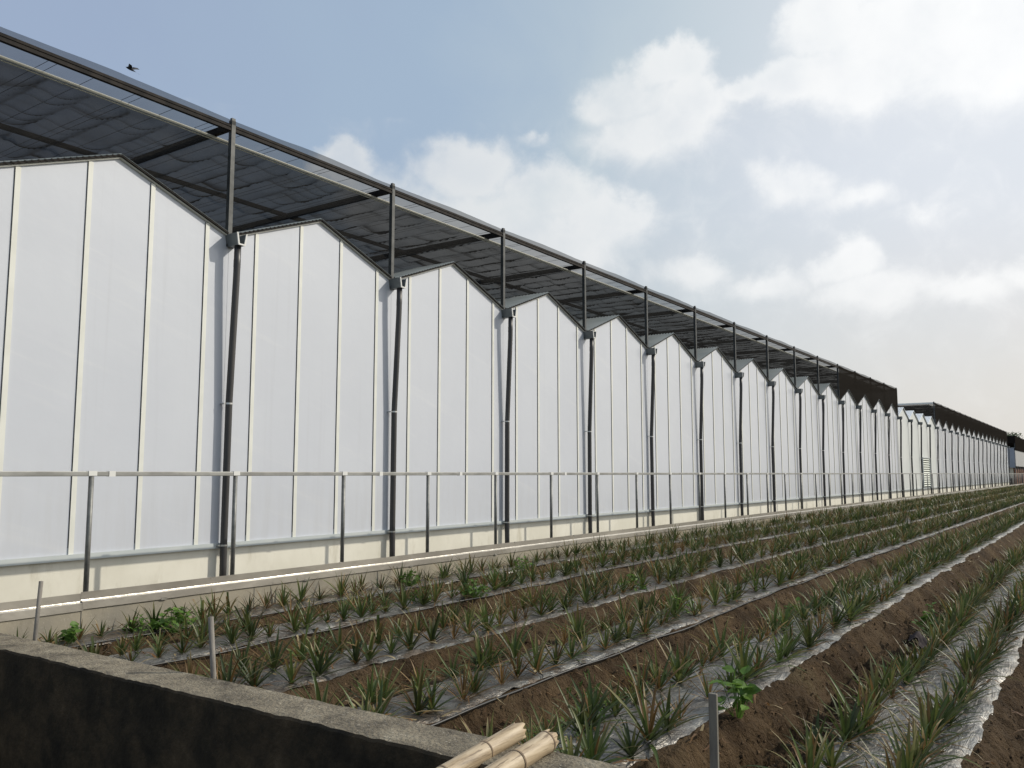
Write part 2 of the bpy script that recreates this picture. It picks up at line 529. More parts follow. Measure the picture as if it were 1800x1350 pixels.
def film_mat(name, lift=1., dirt_dark=.80):
    m, G, out = new_mat(name)
    oc = G.n('ShaderNodeTexCoord').outputs['Object']
    b = G.n('ShaderNodeBsdfPrincipled')
    G.put(b.inputs['Base Color'], film_col(G, oc, lift, dirt_dark))
    b.inputs['Metallic'].default_value = .7
    b.inputs['Specular IOR Level'].default_value = .7
    G.put(b.inputs['Roughness'], G.lin(G.noise(oc, 4., 5.), .3, .7, .34, .55))
    h1 = G.noise(G.v('MULTIPLY', oc, (22, 3.0, 1)), 1., 5., .6, 1.2)
    h2 = G.noise(G.v('MULTIPLY', oc, (5, 5, 1)), 1.6, 4., .6, .8)
    bn = G.n('ShaderNodeBump'); bn.inputs['Strength'].default_value = .9; bn.inputs['Distance'].default_value = .03
    G.put(bn.inputs['Height'], G.m('ADD', G.m('MULTIPLY', h1, .6), h2)); G.put(b.inputs['Normal'], bn.outputs[0])
    G.t.links.new(b.outputs[0], out.inputs[0])
    return m


M['film'] = film_mat('silver_mulch_film')
M['film_clean_sheen'] = film_mat('cleaner_sheen_mulch_film', 1.35, .5)  # same film, less soiled, with its sheen put into a lighter colour
M['hose'] = pbr('black_hose', (.012, .012, .012), .45)


def leaf_mat(name, vary=.35, rough=.42, tr=.32):
    m, G, out = new_mat(name)
    at = G.n('ShaderNodeAttribute'); at.attribute_name = 'leafcol'
    oi = G.n('ShaderNodeObjectInfo')
    oc = G.n('ShaderNodeTexCoord').outputs['Object']
    k = G.m('ADD', G.lin(oi.outputs['Random'], 0., 1., 1 - vary, 1 + vary), G.m('MULTIPLY', G.m('SUBTRACT', G.noise(oc, 9., 3.), .5), .7))
    c = G.v('SCALE', at.outputs['Color'], None); G.put(c.node.inputs[3], k)
    b = G.n('ShaderNodeBsdfPrincipled'); G.put(b.inputs['Base Color'], c); b.inputs['Roughness'].default_value = rough
    b.inputs['Specular IOR Level'].default_value = .28
    tl = G.n('ShaderNodeBsdfTranslucent'); G.put(tl.inputs[0], c)
    mx = G.n('ShaderNodeMixShader'); mx.inputs[0].default_value = tr
    G.t.links.new(b.outputs[0], mx.inputs[1]); G.t.links.new(tl.outputs[0], mx.inputs[2]); G.t.links.new(mx.outputs[0], out.inputs[0])
    return m


M['leaf'] = leaf_mat('pineapple_leaf')
M['weed'] = leaf_mat('soft_green_leaf', .2, .5, .4)
M['tree_leaf'] = leaf_mat('tree_leaf', .1, .55, .3)


def bamboo_col(G, oc):
    c = G.ramp(G.noise(G.v('MULTIPLY', oc, (26, 1.6, 26)), 1.3, 6., .65), [(.3, (.13, .09, .05)), (.46, (.34, .26, .165)), (.72, (.50, .41, .285))])
    d = G.sm(G.noise(G.v('MULTIPLY', oc, (60, 1.2, 60)), 1., 5.), .56, .64)
    return G.mix(G.m('MULTIPLY', d, .8), c, (.13, .09, .055, 1))


M['bamboo'] = pbr('dry_bamboo', bamboo_col, .55, bump=(40., .35, 4., .004))
M['bamboo_node'] = pbr('bamboo_joint_ring', mottled((.10, .07, .045), (.25, .18, .11), 30.), .8)
M['stake'] = pbr('grey_weathered_wood', mottled((.13, .12, .105), (.24, .22, .195), 20., stretch=(1, 1, .15)), .85, bump=(60., .5, 4., .003))
M['plank'] = pbr('pale_weathered_lath', mottled((.11, .10, .085), (.20, .185, .155), 16., stretch=(1, 1, .15)), .85, bump=(60., .4, 4., .003))
M['bird'] = pbr('dark_feathers', (.012, .012, .015), .6)
M['louver'] = pbr('pale_louvre_blade', (.55, .58, .52), .5)
M['dark'] = pbr('dark_recess', (.03, .035, .035), .8)
M['blue_wall'] = pbr('blue_grey_cladding', mottled((.26, .29, .34), (.32, .35, .40), .6), .5)
M['grey_wall'] = pbr('grey_cladding', mottled((.27, .275, .28), (.32, .325, .325), .5), .6)
M['cream'] = pbr('cream_wall', (.6, .55, .45), .7)
M['rust'] = pbr('rust_brown_board', mottled((.20, .085, .045), (.28, .13, .07), 3.), .7)
M['cart'] = pbr('dark_painted_steel', mottled((.03, .028, .028), (.06, .05, .045), 5.), .6)
M['rubber'] = pbr('black_rubber', (.02, .02, .02), .9)
M['bark'] = pbr('tree_bark', mottled((.06, .045, .03), (.11, .085, .06), 6.), .9)
M['bag'] = pbr('grey_crumpled_sheet', mottled((.030, .026, .027), (.06, .052, .052), 9.), .9, spec=.05, bump=(25., .6, 4., .01))
M['ditch'] = pbr('damp_ditch_concrete', mottled((.05, .048, .04), (.10, .095, .08), 1.5), .9, bump=(20., .5, 5., .01))
M['ground'] = pbr('dry_earth', mottled((.12, .10, .065), (.10, .11, .05), .4), .95, bump=(6., .6, 6., .03))

# ------------------------------------------------------------------ main dimensions (metres)
WX = -9.64            # greenhouse wall plane
BAY = 3.228           # width of one gable
Y0 = 7.20             # a valley between two gables
Z_V, Z_R = 3.20, 3.815  # valley and ridge heights
Z_P = -.93            # foot of the wall sheets
BACK = -30.0          # how deep the roofs reach
RAIL_X = -8.58


def yv(k): return Y0 + BAY * k


def roofline(y):
    t = ((y - Y0) / BAY) % 1.0
    return Z_V + (Z_R - Z_V) * (1 - abs(2 * t - 1))


# field surface
BEDS = [(-8.36, -7.95), (-7.37, -6.65), (-5.80, -5.08), (-4.39, -3.67), (-2.92, -2.20), (-1.47, -.75), (.02, .74)]


def bed_z(y): return -1.60 + .08 * sstep(4., 16., y)


def field_z(x, y):
    d = np.full(np.shape(x), 9.)
    for a, b in BEDS:
        d = np.minimum(d, np.maximum(np.maximum(a - x, x - b), 0))
    d = d + .035 * fbm(x * 2, y * 2, 2, 11) * (d > 0)
    d = np.maximum(d, 0)
    furrow = sstep(.0, .30, d)
    n1 = fbm(x * 7, y * 7, 4, 3, .6); n2 = fbm(x * 1.3, y * 1.3, 3, 21)
    n3 = np.abs(fbm(x * 15, y * 15, 3, 33, .6))
    z = bed_z(y) - .24 * furrow + furrow * (.10 * n1 + .05 * n2 + .13 * n3 - .03) + (1 - furrow) * .010 * n1
    z = np.where(d > .02, z + .065 * fbm(x * 11, y * 11, 3, 41, .7), z)
    return z


# ================================================================== SETTING: ground, field, ditch
big = MB()
big.add([(-900, -300, -2.9), (900, -300, -2.9), (900, -.4, -2.9), (-900, -.4, -2.9)], [(0, 1, 2, 3)])
big.add([(-900, 3.5, -1.95), (900, 3.5, -1.95), (900, 4000, -1.95), (-900, 4000, -1.95)], [(0, 1, 2, 3)])
struct(big.build('ground', M['ground']))
bank = MB(); bank.box(-60, 60, -40, .7, -2.88, -1.62)
struct(bank.build('bank_path', M['ground']))
dt = MB(); dt.box(-60, 60, .7, 3.24, -2.88, -2.6)
struct(dt.build('ditch', M['ditch']))

ys = [3.52]
while ys[-1] < 22: ys.append(ys[-1] + max(.022, .0034 * (ys[-1] ** 1.25)))
while ys[-1] < 150: ys.append(ys[-1] * 1.02)
ys = np.array(ys)
xs = np.concatenate([np.arange(-8.40, .9, .021), np.linspace(.9, 12, 60)])
XX, YY = np.meshgrid(xs, ys)
ZZ = field_z(XX, YY)
fld = fast_mesh('field', np.stack([XX, YY, ZZ], -1).reshape(-1, 3), grid_faces(len(ys), len(xs)), M['soil'], smooth=True)
struct(fld)

# ================================================================== greenhouses
def gutter_bm(k):
    y = yv(k) + .018; m = MB()
    x0, x1 = WX - 3.2, WX + .25
    t = .010
    outer = [(y - .083, 3.212), (y - .055, 3.05), (y + .055, 3.05), (y + .083, 3.212)]
    inner = [(y + .083 - t, 3.212), (y + .055 - t, 3.05 + t), (y - .055 + t, 3.05 + t), (y - .083 + t, 3.212)]
    prof = outer + inner
    vs = [(x1, *q) for q in prof] + [(x0, *q) for q in prof]
    n = len(prof)
    fs = [(i, (i + 1) % n, n + (i + 1) % n, n + i) for i in range(n)]
    fs += [(0, 7, 6, 1), (1, 6, 5, 2), (2, 5, 4, 3)]
    m.add(vs, fs)
    return m


def gutter_lip_bm(k):
    y = yv(k) + .018; m = MB(); x1 = WX + .2505
    t = .020
    q = [(y - .085, 3.214), (y - .057, 3.047), (y + .057, 3.047), (y + .085, 3.214), (y + .085 - t, 3.214), (y + .057 - t, 3.047 + t), (y - .057 + t, 3.047 + t), (y - .085 + t, 3.214)]
    vs = [(x1 + .008, *p) for p in q] + [(x1 - .006, *p) for p in q]
    fs = [(0, 7, 6, 1), (1, 6, 5, 2), (2, 5, 4, 3)] + [(i, (i + 1) % 8, 8 + (i + 1) % 8, 8 + i) for i in range(8)]
    m.add(vs, fs)
    return m


def roof_bm(k, half):
    """corrugated sheets of one gable, waves run up the slope"""
    n = 900; pit = .085
    a, b = yv(k - 1), yv(k)
    mid = (a + b) / 2
    xs_ = np.linspace(WX + .07, WX - 12.0, n)
    wv = .012 * np.sin((xs_ - WX) / pit * 2 * np.pi)
    V = []; F = []
    for (y_0, y_1) in ((a + .05, mid), (mid, b - .05)):
        z_0 = roofline(y_0) if y_0 != mid else Z_R
        z_1 = roofline(y_1) if y_1 != mid else Z_R
        o = sum(len(v) for v in V)
        V.append(np.stack([xs_, np.full(n, y_0), z_0 + .035 + wv], -1)); V.append(np.stack([xs_, np.full(n, y_1), z_1 + .035 + wv], -1))
        i = np.arange(n - 1)
        F.append(np.stack([i, i + 1, i + 1 + n, i + n], -1) + o)
    return np.concatenate(V), np.concatenate(F)


def make_greenhouse(root, k0, k1, plain_until=None):
    """bays k0+1 .. k1; bay k spans valley k-1 to valley k"""
    for k in range(k0 + 1, k1 + 1):
        plain = plain_until is not None and k <= plain_until
        a, b = yv(k - 1), yv(k); mid = (a + b) / 2
        m = MB()
        m.prism([(a + .002, Z_P), (b - .002, Z_P), (b - .002, Z_V), (mid, Z_R), (a + .002, Z_V)], 'x', WX - .03, WX)
        gw = m.build('gable_wall', M['panel_plain'] if plain else M['panel'], root)
        for i in range(0 if plain else 4):
            c = a + .455 + .807 * i
            zt = roofline(c) - .028
            m = MB(); m.box(WX + .001, WX + .014, c - .026, c + .032, Z_P - .02, zt)
            mu = m.build('mullion', M['panel_plain'] if plain else M['alu'], gw)
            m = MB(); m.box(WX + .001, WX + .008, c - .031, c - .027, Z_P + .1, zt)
            if k <= 14: m.build('mullion_gap', M['gap_shade'], mu)  # dark strip standing in for the shade in the gap
        m = MB(); m.box(WX + .0025, WX + .030, a + .003, b - .003, Z_P - .040, Z_P + .028)
        m.build('bottom_rail', M['rail_grey'], gw)
        for (p, q) in (((a + .05, Z_V + .019), (mid, Z_R)), ((mid, Z_R), (b - .05, Z_V + .019))):
            m = MB(); m.bar((WX + .016, p[0], p[1] - .012), (WX + .016, q[0], q[1] - .012), .03, .016, up=(0, -(q[1] - p[1]), q[0] - p[0]))
            m.build('verge_trim', M['alu'], gw)
            m = MB(); m.bar((WX + .03, p[0], p[1] + .010), (WX + .03, q[0], q[1] + .010), .06, .020, up=(0, -(q[1] - p[1]), q[0] - p[0]))
            # little hooks that hold the roof sheet down along the verge
            L = math.hypot(q[0] - p[0], q[1] - p[1]); n = int(L / .075) if q[1] > p[1] and not plain else 0
            for i in range(n):
                t = (i + .5) / n
                y = p[0] + (q[0] - p[0]) * t; z = p[1] + (q[1] - p[1]) * t
                m.box(WX + .055, WX + .066, y - .020, y + .018, z + .010, z + .026)
            m.build('roof_edge', M['beam'] if not plain else M['rail_grey'], gw)
        V, Fq = roof_bm(k, None)
        fast_mesh('roof', V, Fq, M['roof_white'] if plain else M['roof'], smooth=True, parent=root)
    for k in range(k0, k1 + 1):
        gt = gutter_bm(k).build('gutter', M['gutter'], root)
        gutter_lip_bm(k).build('gutter_lip', M['gutter_edge'], gt)
        y = yv(k) + .018
        sway = rnd.uniform(-.010, .010)
        mid_x = WX + rnd.uniform(.08, .10)
        zc = .96 + rnd.uniform(-.05, .05)
        m = MB()
        pts = [(WX + .168, y, 3.06), (WX + .166, y, 2.80)]
        for q in np.linspace(0, 1, 7): pts.append((WX + .160 + (mid_x - WX - .160) * float(q), y + sway * float(q), 2.6 + (zc - 2.6) * float(q)))
        for q in np.linspace(.15, 1, 6): pts.append((mid_x + (WX + .085 - mid_x) * float(q), y + sway * (1 - float(q)), zc + (-.95 - zc) * float(q)))
        pts += [(WX + .088, y, -1.2), (WX + .09, y, -1.78)]
        m.tube(pts, .046, 14)
        for zz in (2.86, -1.0):
            m.tube([(WX + .165 if zz > 0 else WX + .086, y, zz), (WX + .163 if zz > 0 else WX + .086, y, zz - .10)], .0475, 14, caps=False)
        dp = m.build('downpipe', M['pipe'], root, smooth=True)
        for zz, xx in ((zc, mid_x), (-.93, WX + .085)):
            m = MB(); m.tube([(xx, y + (sway if zz > 0 else 0), zz - .011), (xx, y + (sway if zz > 0 else 0), zz + .011)], .0495, 16)
            m.box(WX + .003, xx, y - .075 + sway * .5, y - .045 + sway * .5, zz - .01, zz + .01)
            m.build('pipe_clamp', M['clamp'], dp)
    ya, yb = yv(k0), yv(k1)
    m = MB(); m.box(WX - .22, WX - .012, ya, yb, -1.95, Z_P - .030)
    m.build('base_wall', M['base'], root)
    # end walls and the long roof body behind, so the block is closed
    m = MB()
    m.box(BACK, WX - .05, ya + .01, ya + .05, -1.95, Z_V - .04); m.box(BACK, WX - .05, yb - .05, yb - .01, -1.95, Z_V - .04)
    m.box(BACK - .04, BACK, ya + .01, yb - .01, -1.95, Z_V - .04)
    m.build('end_wall', M['panel_plain'], root)
    m = MB()
    for k in range(k0 + 1, k1 + 1):
        a, b = yv(k - 1), yv(k)
        m.prism([(a + .05, Z_V + .05), ((a + b) / 2, Z_R + .03), (b - .05, Z_V + .05)], 'x', BACK, WX - 12.0)
    m.build('rear_roof', M['roof'], root)


gh1 = thing('greenhouse', 'long white gabled greenhouse in the foreground with dark downpipes in every valley', 'greenhouse')
make_greenhouse(gh1, -4, 14)
gh2 = thing('greenhouse', 'farther white greenhouse with four bright unshaded gables and a louvred vent', 'greenhouse')
make_greenhouse(gh2, 14, 34, plain_until=18)
# drop the doubled first gutter and pipe of the second block: the blocks share that valley
dbl = [o for o in gh2.children if o.name.split('.')[0] in ('gutter', 'downpipe')]
dbl.sort(key=lambda o: min(v.co.y for v in o.data.vertices))
for o in dbl[:2]:
    for c in list(o.children): bpy.data.objects.remove(c)
    bpy.data.objects.remove(o)

# louvred vent in the third plain bay of block two
lv = MB(); lv.box(WX + .002, WX + .03, 59.35, 61.9, -.86, .98)
vent = lv.build('louvre_vent', M['dark'], gh2)
lv = MB()
for i in range(13):
    z = -.80 + i * .138
    lv.add([(WX + .031, 59.4, z + .075), (WX + .031, 61.85, z + .075), (WX + .10, 61.85, z), (WX + .10, 59.4, z),
            (WX + .031, 59.4, z + .09), (WX + .031, 61.85, z + .09), (WX + .10, 61.85, z + .015), (WX + .10, 59.4, z + .015)],
           [(0, 1, 2, 3), (7, 6, 5, 4), (3, 2, 6, 7), (0, 3, 7, 4), (1, 5, 6, 2)])
lv.build('louvre_blades', M['louver'], vent)
lv = MB(); lv.box(WX + .031, WX + .11, 59.30, 59.38, -.90, 1.02); lv.box(WX + .031, WX + .11, 61.87, 61.95, -.90, 1.02); lv.box(WX + .031, WX + .11, 59.38, 61.87, .97, 1.03)
lv.build('frame', M['rail_grey'], vent)

# ================================================================== shade structures
def shade(root, k0, k1, zt, side_from, inner=True):
    zb = zt - .11
    nets_x0, nets_x1 = WX + .15, -27.0
    for k in range(k0, k1 + 1):
        y = yv(k) - .012
        m = MB(); m.box(WX - .03, WX + .035, y - .032, y + .032, 3.06, zt)
        # notched head plate
        m.box(WX - .012, WX + .030, y - .028, y + .030, zt, zt + .03)
        m.build('post', M['dark_steel'], root)
        m = MB(); m.bar((WX - .031, y, zb + .03), (nets_x1, y, zb + .03), .065, .09)
        m.build('roof_beam', M['beam'], root)
    ya, yb = yv(k0) - .012, yv(k1) - .012
    m = MB()
    m.box(WX - .022, WX + .028, ya, yb, zb - .042, zb - .008); m.box(WX - .030, WX + .020, ya, yb, zb - .008, zb + .012); m.box(WX - .022, WX + .028, ya, yb, zb + .012, zb + .046)
    m.build('edge_beam', M['beam'], root)
    for xx in (-12.2, -15.2, -18.2, -22.5, -26.5):
        m = MB(); m.bar((xx, ya, zb + .015), (xx, yb, zb + .015), .07, .06)
        m.build('rear_frame', M['beam'], root)
    # outer net: one knitted sheet, slack between the posts
    yy = np.linspace(ya - .05, yb + .05, int((yb - ya) / .11))
    xx = np.concatenate([np.array([WX + .075, WX + .05, WX + .01, WX - .1]), np.linspace(WX - .35, nets_x1, 26)])
    X, Y = np.meshgrid(xx, yy)
    ph = ((Y - Y0) / BAY) % 1.0
    slack = np.sin(ph * np.pi) ** 2
    Z = zb + .072 + .012 * fbm(X * 1.2, Y * 1.5, 3, 5) + (X > WX - .2) * (.010 + .022 * slack + .014 * fbm(X * 0 + 3.3, Y * .9, 2, 8)) * ((X - (WX - .2)) / .28)
    fast_mesh('net_roof', np.stack([X, Y, Z], -1).reshape(-1, 3), grid_faces(len(yy), len(xx)), M['net'], smooth=True, parent=root)
    # wires under it
    m = MB()
    for i in range(int((yb - ya) / .538)):
        y = ya + .538 * (i + .5)
        for dy in ((0, .10) if i % 2 else (0,)):
            m.bar((WX, y + dy, zb + .03), (nets_x1, y + dy, zb + .03), .004, .004)
    m.build('wires', M['beam'], root)
    # pale tube that carries the front hem of the folding inner screen
    m = MB()
    xt = -10.0
    m.tube([(xt, ya - .3, zb - .045), (xt, yb, zb - .045)], .019, 8); m.tube([(xt - .02, ya - .3, zb - .075), (xt - .02, yb, zb - .075)], .008, 6)
    m.build('screen_tube', M['tube_white'], root)
    # inner screen hanging in folds from wires .538 m apart
    fine = k0 < 0
    xs_ = np.concatenate([np.arange(xt - .005, -14.2, -.022), np.arange(-14.2, -26.5, -.07)]) if fine else np.arange(xt - .01, -26.5, -.12)
    yy = ya - .1 + .538 / 12 * np.arange(int((yb - ya + .1) / .538 * 12))
    X, Y = np.meshgrid(xs_, yy)
    cell = np.floor((Y - ya + .1) / .538); ph = np.clip((Y - ya + .1) / .538 - cell, 0, 1)
    sag = np.sin(np.pi * ph ** (1.0 + .8 * (vnoise(cell * 2.3, X * .3, 77) * .5 + .5)))
    edge = sstep(xt, xt - .25, X)
    depth = (.040 + .030 * (vnoise(cell * 1.7 + .5, X * .7, 9) * .5 + .5)) * edge

    def pleats(freq, seed, width, drag):
        # a fold leaves one wire squarely, sags, and runs out along the next wire
        u = (X - drag * ph ** 2.6 * (.7 + .5 * vnoise(cell * 1.9 + seed, X * .4, seed + 8))) * freq + .9 * vnoise(cell * .83 + 3.1 * seed, X * .5, seed)
        c = np.floor(u); f = u - c - .5
        on = sstep(-.25, .5, vnoise(c * 3.7 + .5, cell * 2.9 + seed, seed + 5))
        return np.exp(-(f / width) ** 2) * on
    p1 = pleats(1.7, 13, .085, .75); p2 = pleats(3.3, 29, .11, .55); p3 = pleats(.9, 43, .22, .9)
    env = (.35 + .65 * sag) * edge
    hem = np.exp(-(np.minimum(ph, 1 - ph) / .07) ** 2) * edge
    pool = sstep(.45, .97, ph) ** 1.6 * (.55 + .45 * vnoise(cell * 1.3, X * .9, 61)) * edge
    Z = zb - .052 - depth * sag - (.045 * p1 + .030 * p2 + .05 * p3) * env - .035 * hem * (.5 + .5 * vnoise(cell, X * 1.3, 44)) - .010 * edge * fbm(X * 5, Y * 4, 3, 15)
    gat = np.clip(.62 * p1 + .4 * p2 + .25 * p3 + .75 * pool + .5 * hem * (ph > .5) + .16 * fbm(X * 2.2, Y * 3, 4, 90), 0, 1)
    gat = np.repeat(gat.reshape(-1, 1), 4, 1)
    fast_mesh('inner_screen', np.stack([X, Y, Z], -1).reshape(-1, 3), grid_faces(len(yy), len(xs_)), M['net_inner'], gat, smooth=True, parent=root)
    ye = yb + .04
    tz = np.linspace(0, 1, 6); xe = np.linspace(WX + .05, nets_x1, 40)
    X, T = np.meshgrid(xe, tz)
    Z = (zb + .06) * (1 - T) + 3.25 * T
    fast_mesh('end_net', np.stack([X, ye + .02 * fbm(X, Z, 3, 66), Z], -1).reshape(-1, 3), grid_faces(6, 40), M['net_side'], smooth=True, parent=root)
    # side net hanging down to the gables at the far bays
    if side_from is not None:
        s0 = yv(side_from) - .012
        yy = np.linspace(s0, yb, int((yb - s0) / .1)); n = 14
        t = np.linspace(0, 1, n)
        zt_ = zb + .06 - .05 * np.sin((((yy - Y0) / BAY) % 1.0) * np.pi) ** 2
        zl = np.array([roofline(v) for v in yy]) + .03
        Z = zt_[:, None] * (1 - t)[None] + zl[:, None] * t[None]
        Y = np.repeat(yy[:, None], n, 1)
        X = WX + .055 + .016 * fbm(Y * 1.4, Z * .5, 3, 51) + .008 * np.sin(Y * 26)
        fast_mesh('side_net', np.stack([X, Y, Z], -1).reshape(-1, 3), grid_faces(len(yy), n), M['net_side'], smooth=True, parent=root)


sh1 = thing('shade_canopy', 'black shade net canopy on dark posts above the nearest greenhouse gables', 'shade canopy')
shade(sh1, -4, 14, 4.83, 10)
sh2 = thing('shade_canopy', 'second black shade canopy with full side net over the farther gables', 'shade canopy')
shade(sh2, 18, 34, 4.93, 18)
m = MB(); m.bar((WX - .04, yv(18) - .06, 4.86), (-24, yv(18) - .06, 4.86), .05, .10); m.build('end_beam', M['alu'], sh2)
# end nets that close the far end of the first canopy
yy = yv(14) - .012

# ================================================================== railing
rail = thing('railing', 'galvanised handrail on grey posts running along the greenhouse wall', 'railing')
m = MB(); m.box(RAIL_X - .024, RAIL_X + .024, -3.0, 150, -.027, .022)
m.build('handrail', M['galv'], rail, bevel=.006)
PY0, PDY = 4.84, 1.775
npost = 0
for i in range(-3, 82):
    y = PY0 + PDY * i
    m = MB(); m.tube([(RAIL_X, y, -1.32), (RAIL_X, y, -.028)], .0265, 10)
    p = m.build('post', M['galv_dark'], rail, smooth=True)
    if y < 30:
        m = MB(); m.box(RAIL_X - .029, RAIL_X + .029, y - .045, y + .045, -.022, .027); m.build('coupling', M['sleeve'], p)
for y in (5.05, 9.1, 10.95, 14.2):
    m = MB(); m.box(RAIL_X - .028, RAIL_X + .029, y - .035, y + .035, -.030, .026); m.build('joint_sleeve', M['sleeve'], rail)

# ================================================================== retaining wall, steel flashing
m = MB(); m.box(-8.66, -8.43, -4, 150, -1.95, -1.30)
ret = m.build('retaining_wall', M['concrete'])
tag(ret, 'low grey concrete retaining wall under the steel flashing beside the plants', 'wall')
m = MB(); y = 4.72
while y < 60:
    m.box(-8.4305, -8.4285, y - .004, y + .004, -1.9, -1.33); y += 2.1
m.build('joint_lines', M['dark'], ret)
wk = MB(); wk.box(WX - .02, -8.66, -4, 150, -1.96, -1.80)
struct(wk.build('walkway', M['concrete']))

fl = thing('steel_flashing', 'folded shiny steel flashing capping the concrete wall below the railing', 'flashing')
seg = [-2.0, 4.72]
while seg[-1] < 120: seg.append(seg[-1] + 6.1)
for i in range(len(seg) - 1):
    a, b = seg[i], seg[i + 1]
    dz = -.012 if i == 0 else .004 * rnd.uniform(-1, 1) + .006 * sstep(6, 14, a)
    n = max(3, int((b - a) / (.12 if a < 20 else .5)))
    yy = np.linspace(a, b + .012, n)
    j = i % 2 * .003
    prof = [(-8.456, -1.31), (-8.454, -1.170), (-8.450, -1.1695), (-8.449, -1.246), (-8.447, -1.251), (-8.424, -1.259), (-8.420, -1.263), (-8.416, -1.335), (-8.422, -1.340)]
    P = np.array(prof); nP = len(P)
    V = np.zeros((n, nP, 3))
    V[:, :, 0] = P[None, :, 0] + j + .004 * fbm(np.repeat(yy[:, None], nP, 1) * 2.2, np.repeat(P[None, :, 1], n, 0) * 9, 3, 60 + i)
    V[:, :, 1] = yy[:, None]
    V[:, :, 2] = P[None, :, 1] + dz + .003 * fbm(yy * 1.3, yy * 0 + i, 2, 71)[:, None]
    sheet = fast_mesh('flashing_sheet', V.reshape(-1, 3), grid_faces(n, nP)[:, ::-1], M['flash'], parent=fl)
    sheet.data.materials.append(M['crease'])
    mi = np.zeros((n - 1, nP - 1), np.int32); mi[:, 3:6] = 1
    if 0 < i < 9:
        for q in np.arange(a + .9, b, 2.0):
            for bx in ((-8.4155, -8.410, q - .035, q + .035, -1.345 + dz, -1.318 + dz), (-8.46, -8.446, q + .6, q + .63, -1.19 + dz, -1.166 + dz)):
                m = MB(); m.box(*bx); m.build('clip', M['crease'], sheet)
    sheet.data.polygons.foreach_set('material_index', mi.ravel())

# ================================================================== near concrete wall
xs_ = np.arange(-8.425, 9.0, .028)
prof = []
for t in np.linspace(0, 1, 14): prof.append((3.25, -2.6 + 1.285 * t))
for t in np.linspace(0, 1, 12)[0:]: prof.append((3.262 + .308 * t, -1.302))
for t in np.linspace(0, 1, 4): prof.append((3.585, -1.32 - .5 * t))
P = np.array(prof); nP = len(P)
Xg = np.repeat(xs_[:, None], nP, 1); Yg = np.repeat(P[None, :, 0], len(xs_), 0); Zg = np.repeat(P[None, :, 1], len(xs_), 0)
top = (P[:, 1] > -1.33)[None]
Zg = Zg + top * (.007 * fbm(Xg * 6, Yg * 6, 4, 81, .6) + .008 * fbm(Xg * .7, Yg, 2, 84))
edge = np.exp(-((Yg - 3.255) / .03) ** 2) * top
Zg = Zg - edge * (.010 * np.maximum(0, fbm(Xg * 5, Xg * 0, 4, 87, .65) + .2) + .006 * np.maximum(0, vnoise(Xg * 23, Xg * 0, 90)))
Yg = Yg + (.010 * fbm(Xg * 4, Zg * 4, 4, 83, .6) + .01 * fbm(Xg * .8, Zg * 0, 2, 92)) * (1 - .6 * top)
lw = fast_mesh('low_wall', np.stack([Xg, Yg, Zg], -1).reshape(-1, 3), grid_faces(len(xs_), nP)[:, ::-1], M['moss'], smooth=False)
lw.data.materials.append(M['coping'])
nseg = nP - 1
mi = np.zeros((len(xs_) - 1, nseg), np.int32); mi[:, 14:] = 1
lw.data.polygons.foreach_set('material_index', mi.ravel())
tag(lw, 'low concrete wall in the foreground, dark stained face and pale rough top', 'wall')
m = MB(); m.box(-8.425, 9, 3.29, 3.55, -2.6, -1.34); m.build('core', M['ditch'], lw)

# ================================================================== mulch films and hoses
FILM_LABEL = ['narrow grey mulch film strip at the foot of the concrete retaining wall', 'grey mulch film on the first double bed out from the greenhouse',
              'grey mulch film on the second double bed out from the greenhouse', 'grey mulch film on the third double bed out from the greenhouse',
              'silvery mulch film on the bed beside the flat lath stake', 'wide silvery mulch film on the bed at the lower right corner',
              'silvery mulch film on the bed beyond the right edge of the view']
for i, (a, b) in enumerate(BEDS[:6]):
    ys_ = [3.72 + .05 * i]
    while ys_[-1] < 120: ys_.append(ys_[-1] + max(.045, .0035 * ys_[-1] ** 1.3))
    ys_ = np.array(ys_)
    n = 17; t = np.linspace(0, 1, n)
    nw = .085 if 1 <= i <= 3 else (.03 if i == 4 else 0.)
    L = a - .015 + nw + .05 * fbm(ys_ * 1.1, ys_ * 0 + i, 4, 100); Rr = b + .02 - nw * .5 + .065 * fbm(ys_ * 1.3, ys_ * 0 + i, 4, 110)
    X = L[:, None] * (1 - t) + Rr[:, None] * t
    Y = np.repeat(ys_[:, None], n, 1)
    Z = bed_z(Y) + .020 + .014 * fbm(X * 5, Y * 3, 4, 120) + .012 * np.abs(fbm(X * 9, Y * 1.6, 3, 130))
    e = np.maximum(np.abs(2 * t - 1) - .86, 0) / .14
    Z = Z - .030 * e[None] ** 2 + .035 * (e[None] ** 2) * fbm(Y * 5, Y * 0 + i, 3, 140)
    fm = fast_mesh('mulch_film', np.stack([X, Y, Z], -1).reshape(-1, 3), grid_faces(len(ys_), n), M['film_clean_sheen'] if i >= 4 else M['film'], smooth=True)
    tag(fm, FILM_LABEL[i], 'mulch film', 'strips of mulch film on the planting beds')
for i, lab in ((0, 'thin black drip hose along the bed edge nearest the retaining wall'), (1, 'thin black drip hose on the edge of the first double bed'), (3, 'thin black drip hose along the edge of the third double bed')):
    b = BEDS[i][1]
    pts = []
    y = 3.9
    while y < 34:
        x = b + .035 + .02 * math.sin(y * 1.3 + i) + .012 * math.sin(y * 3.1)
        pts.append((x, y, float(bed_z(np.array(y))) + .012 + .012 * math.sin(y * 2.3 + i) ** 2)); y += .16
    m = MB(); m.tube(pts, .009, 6)
    tag(m.build('drip_hose', M['hose'], smooth=True), lab, 'hose', 'drip hoses along the beds')

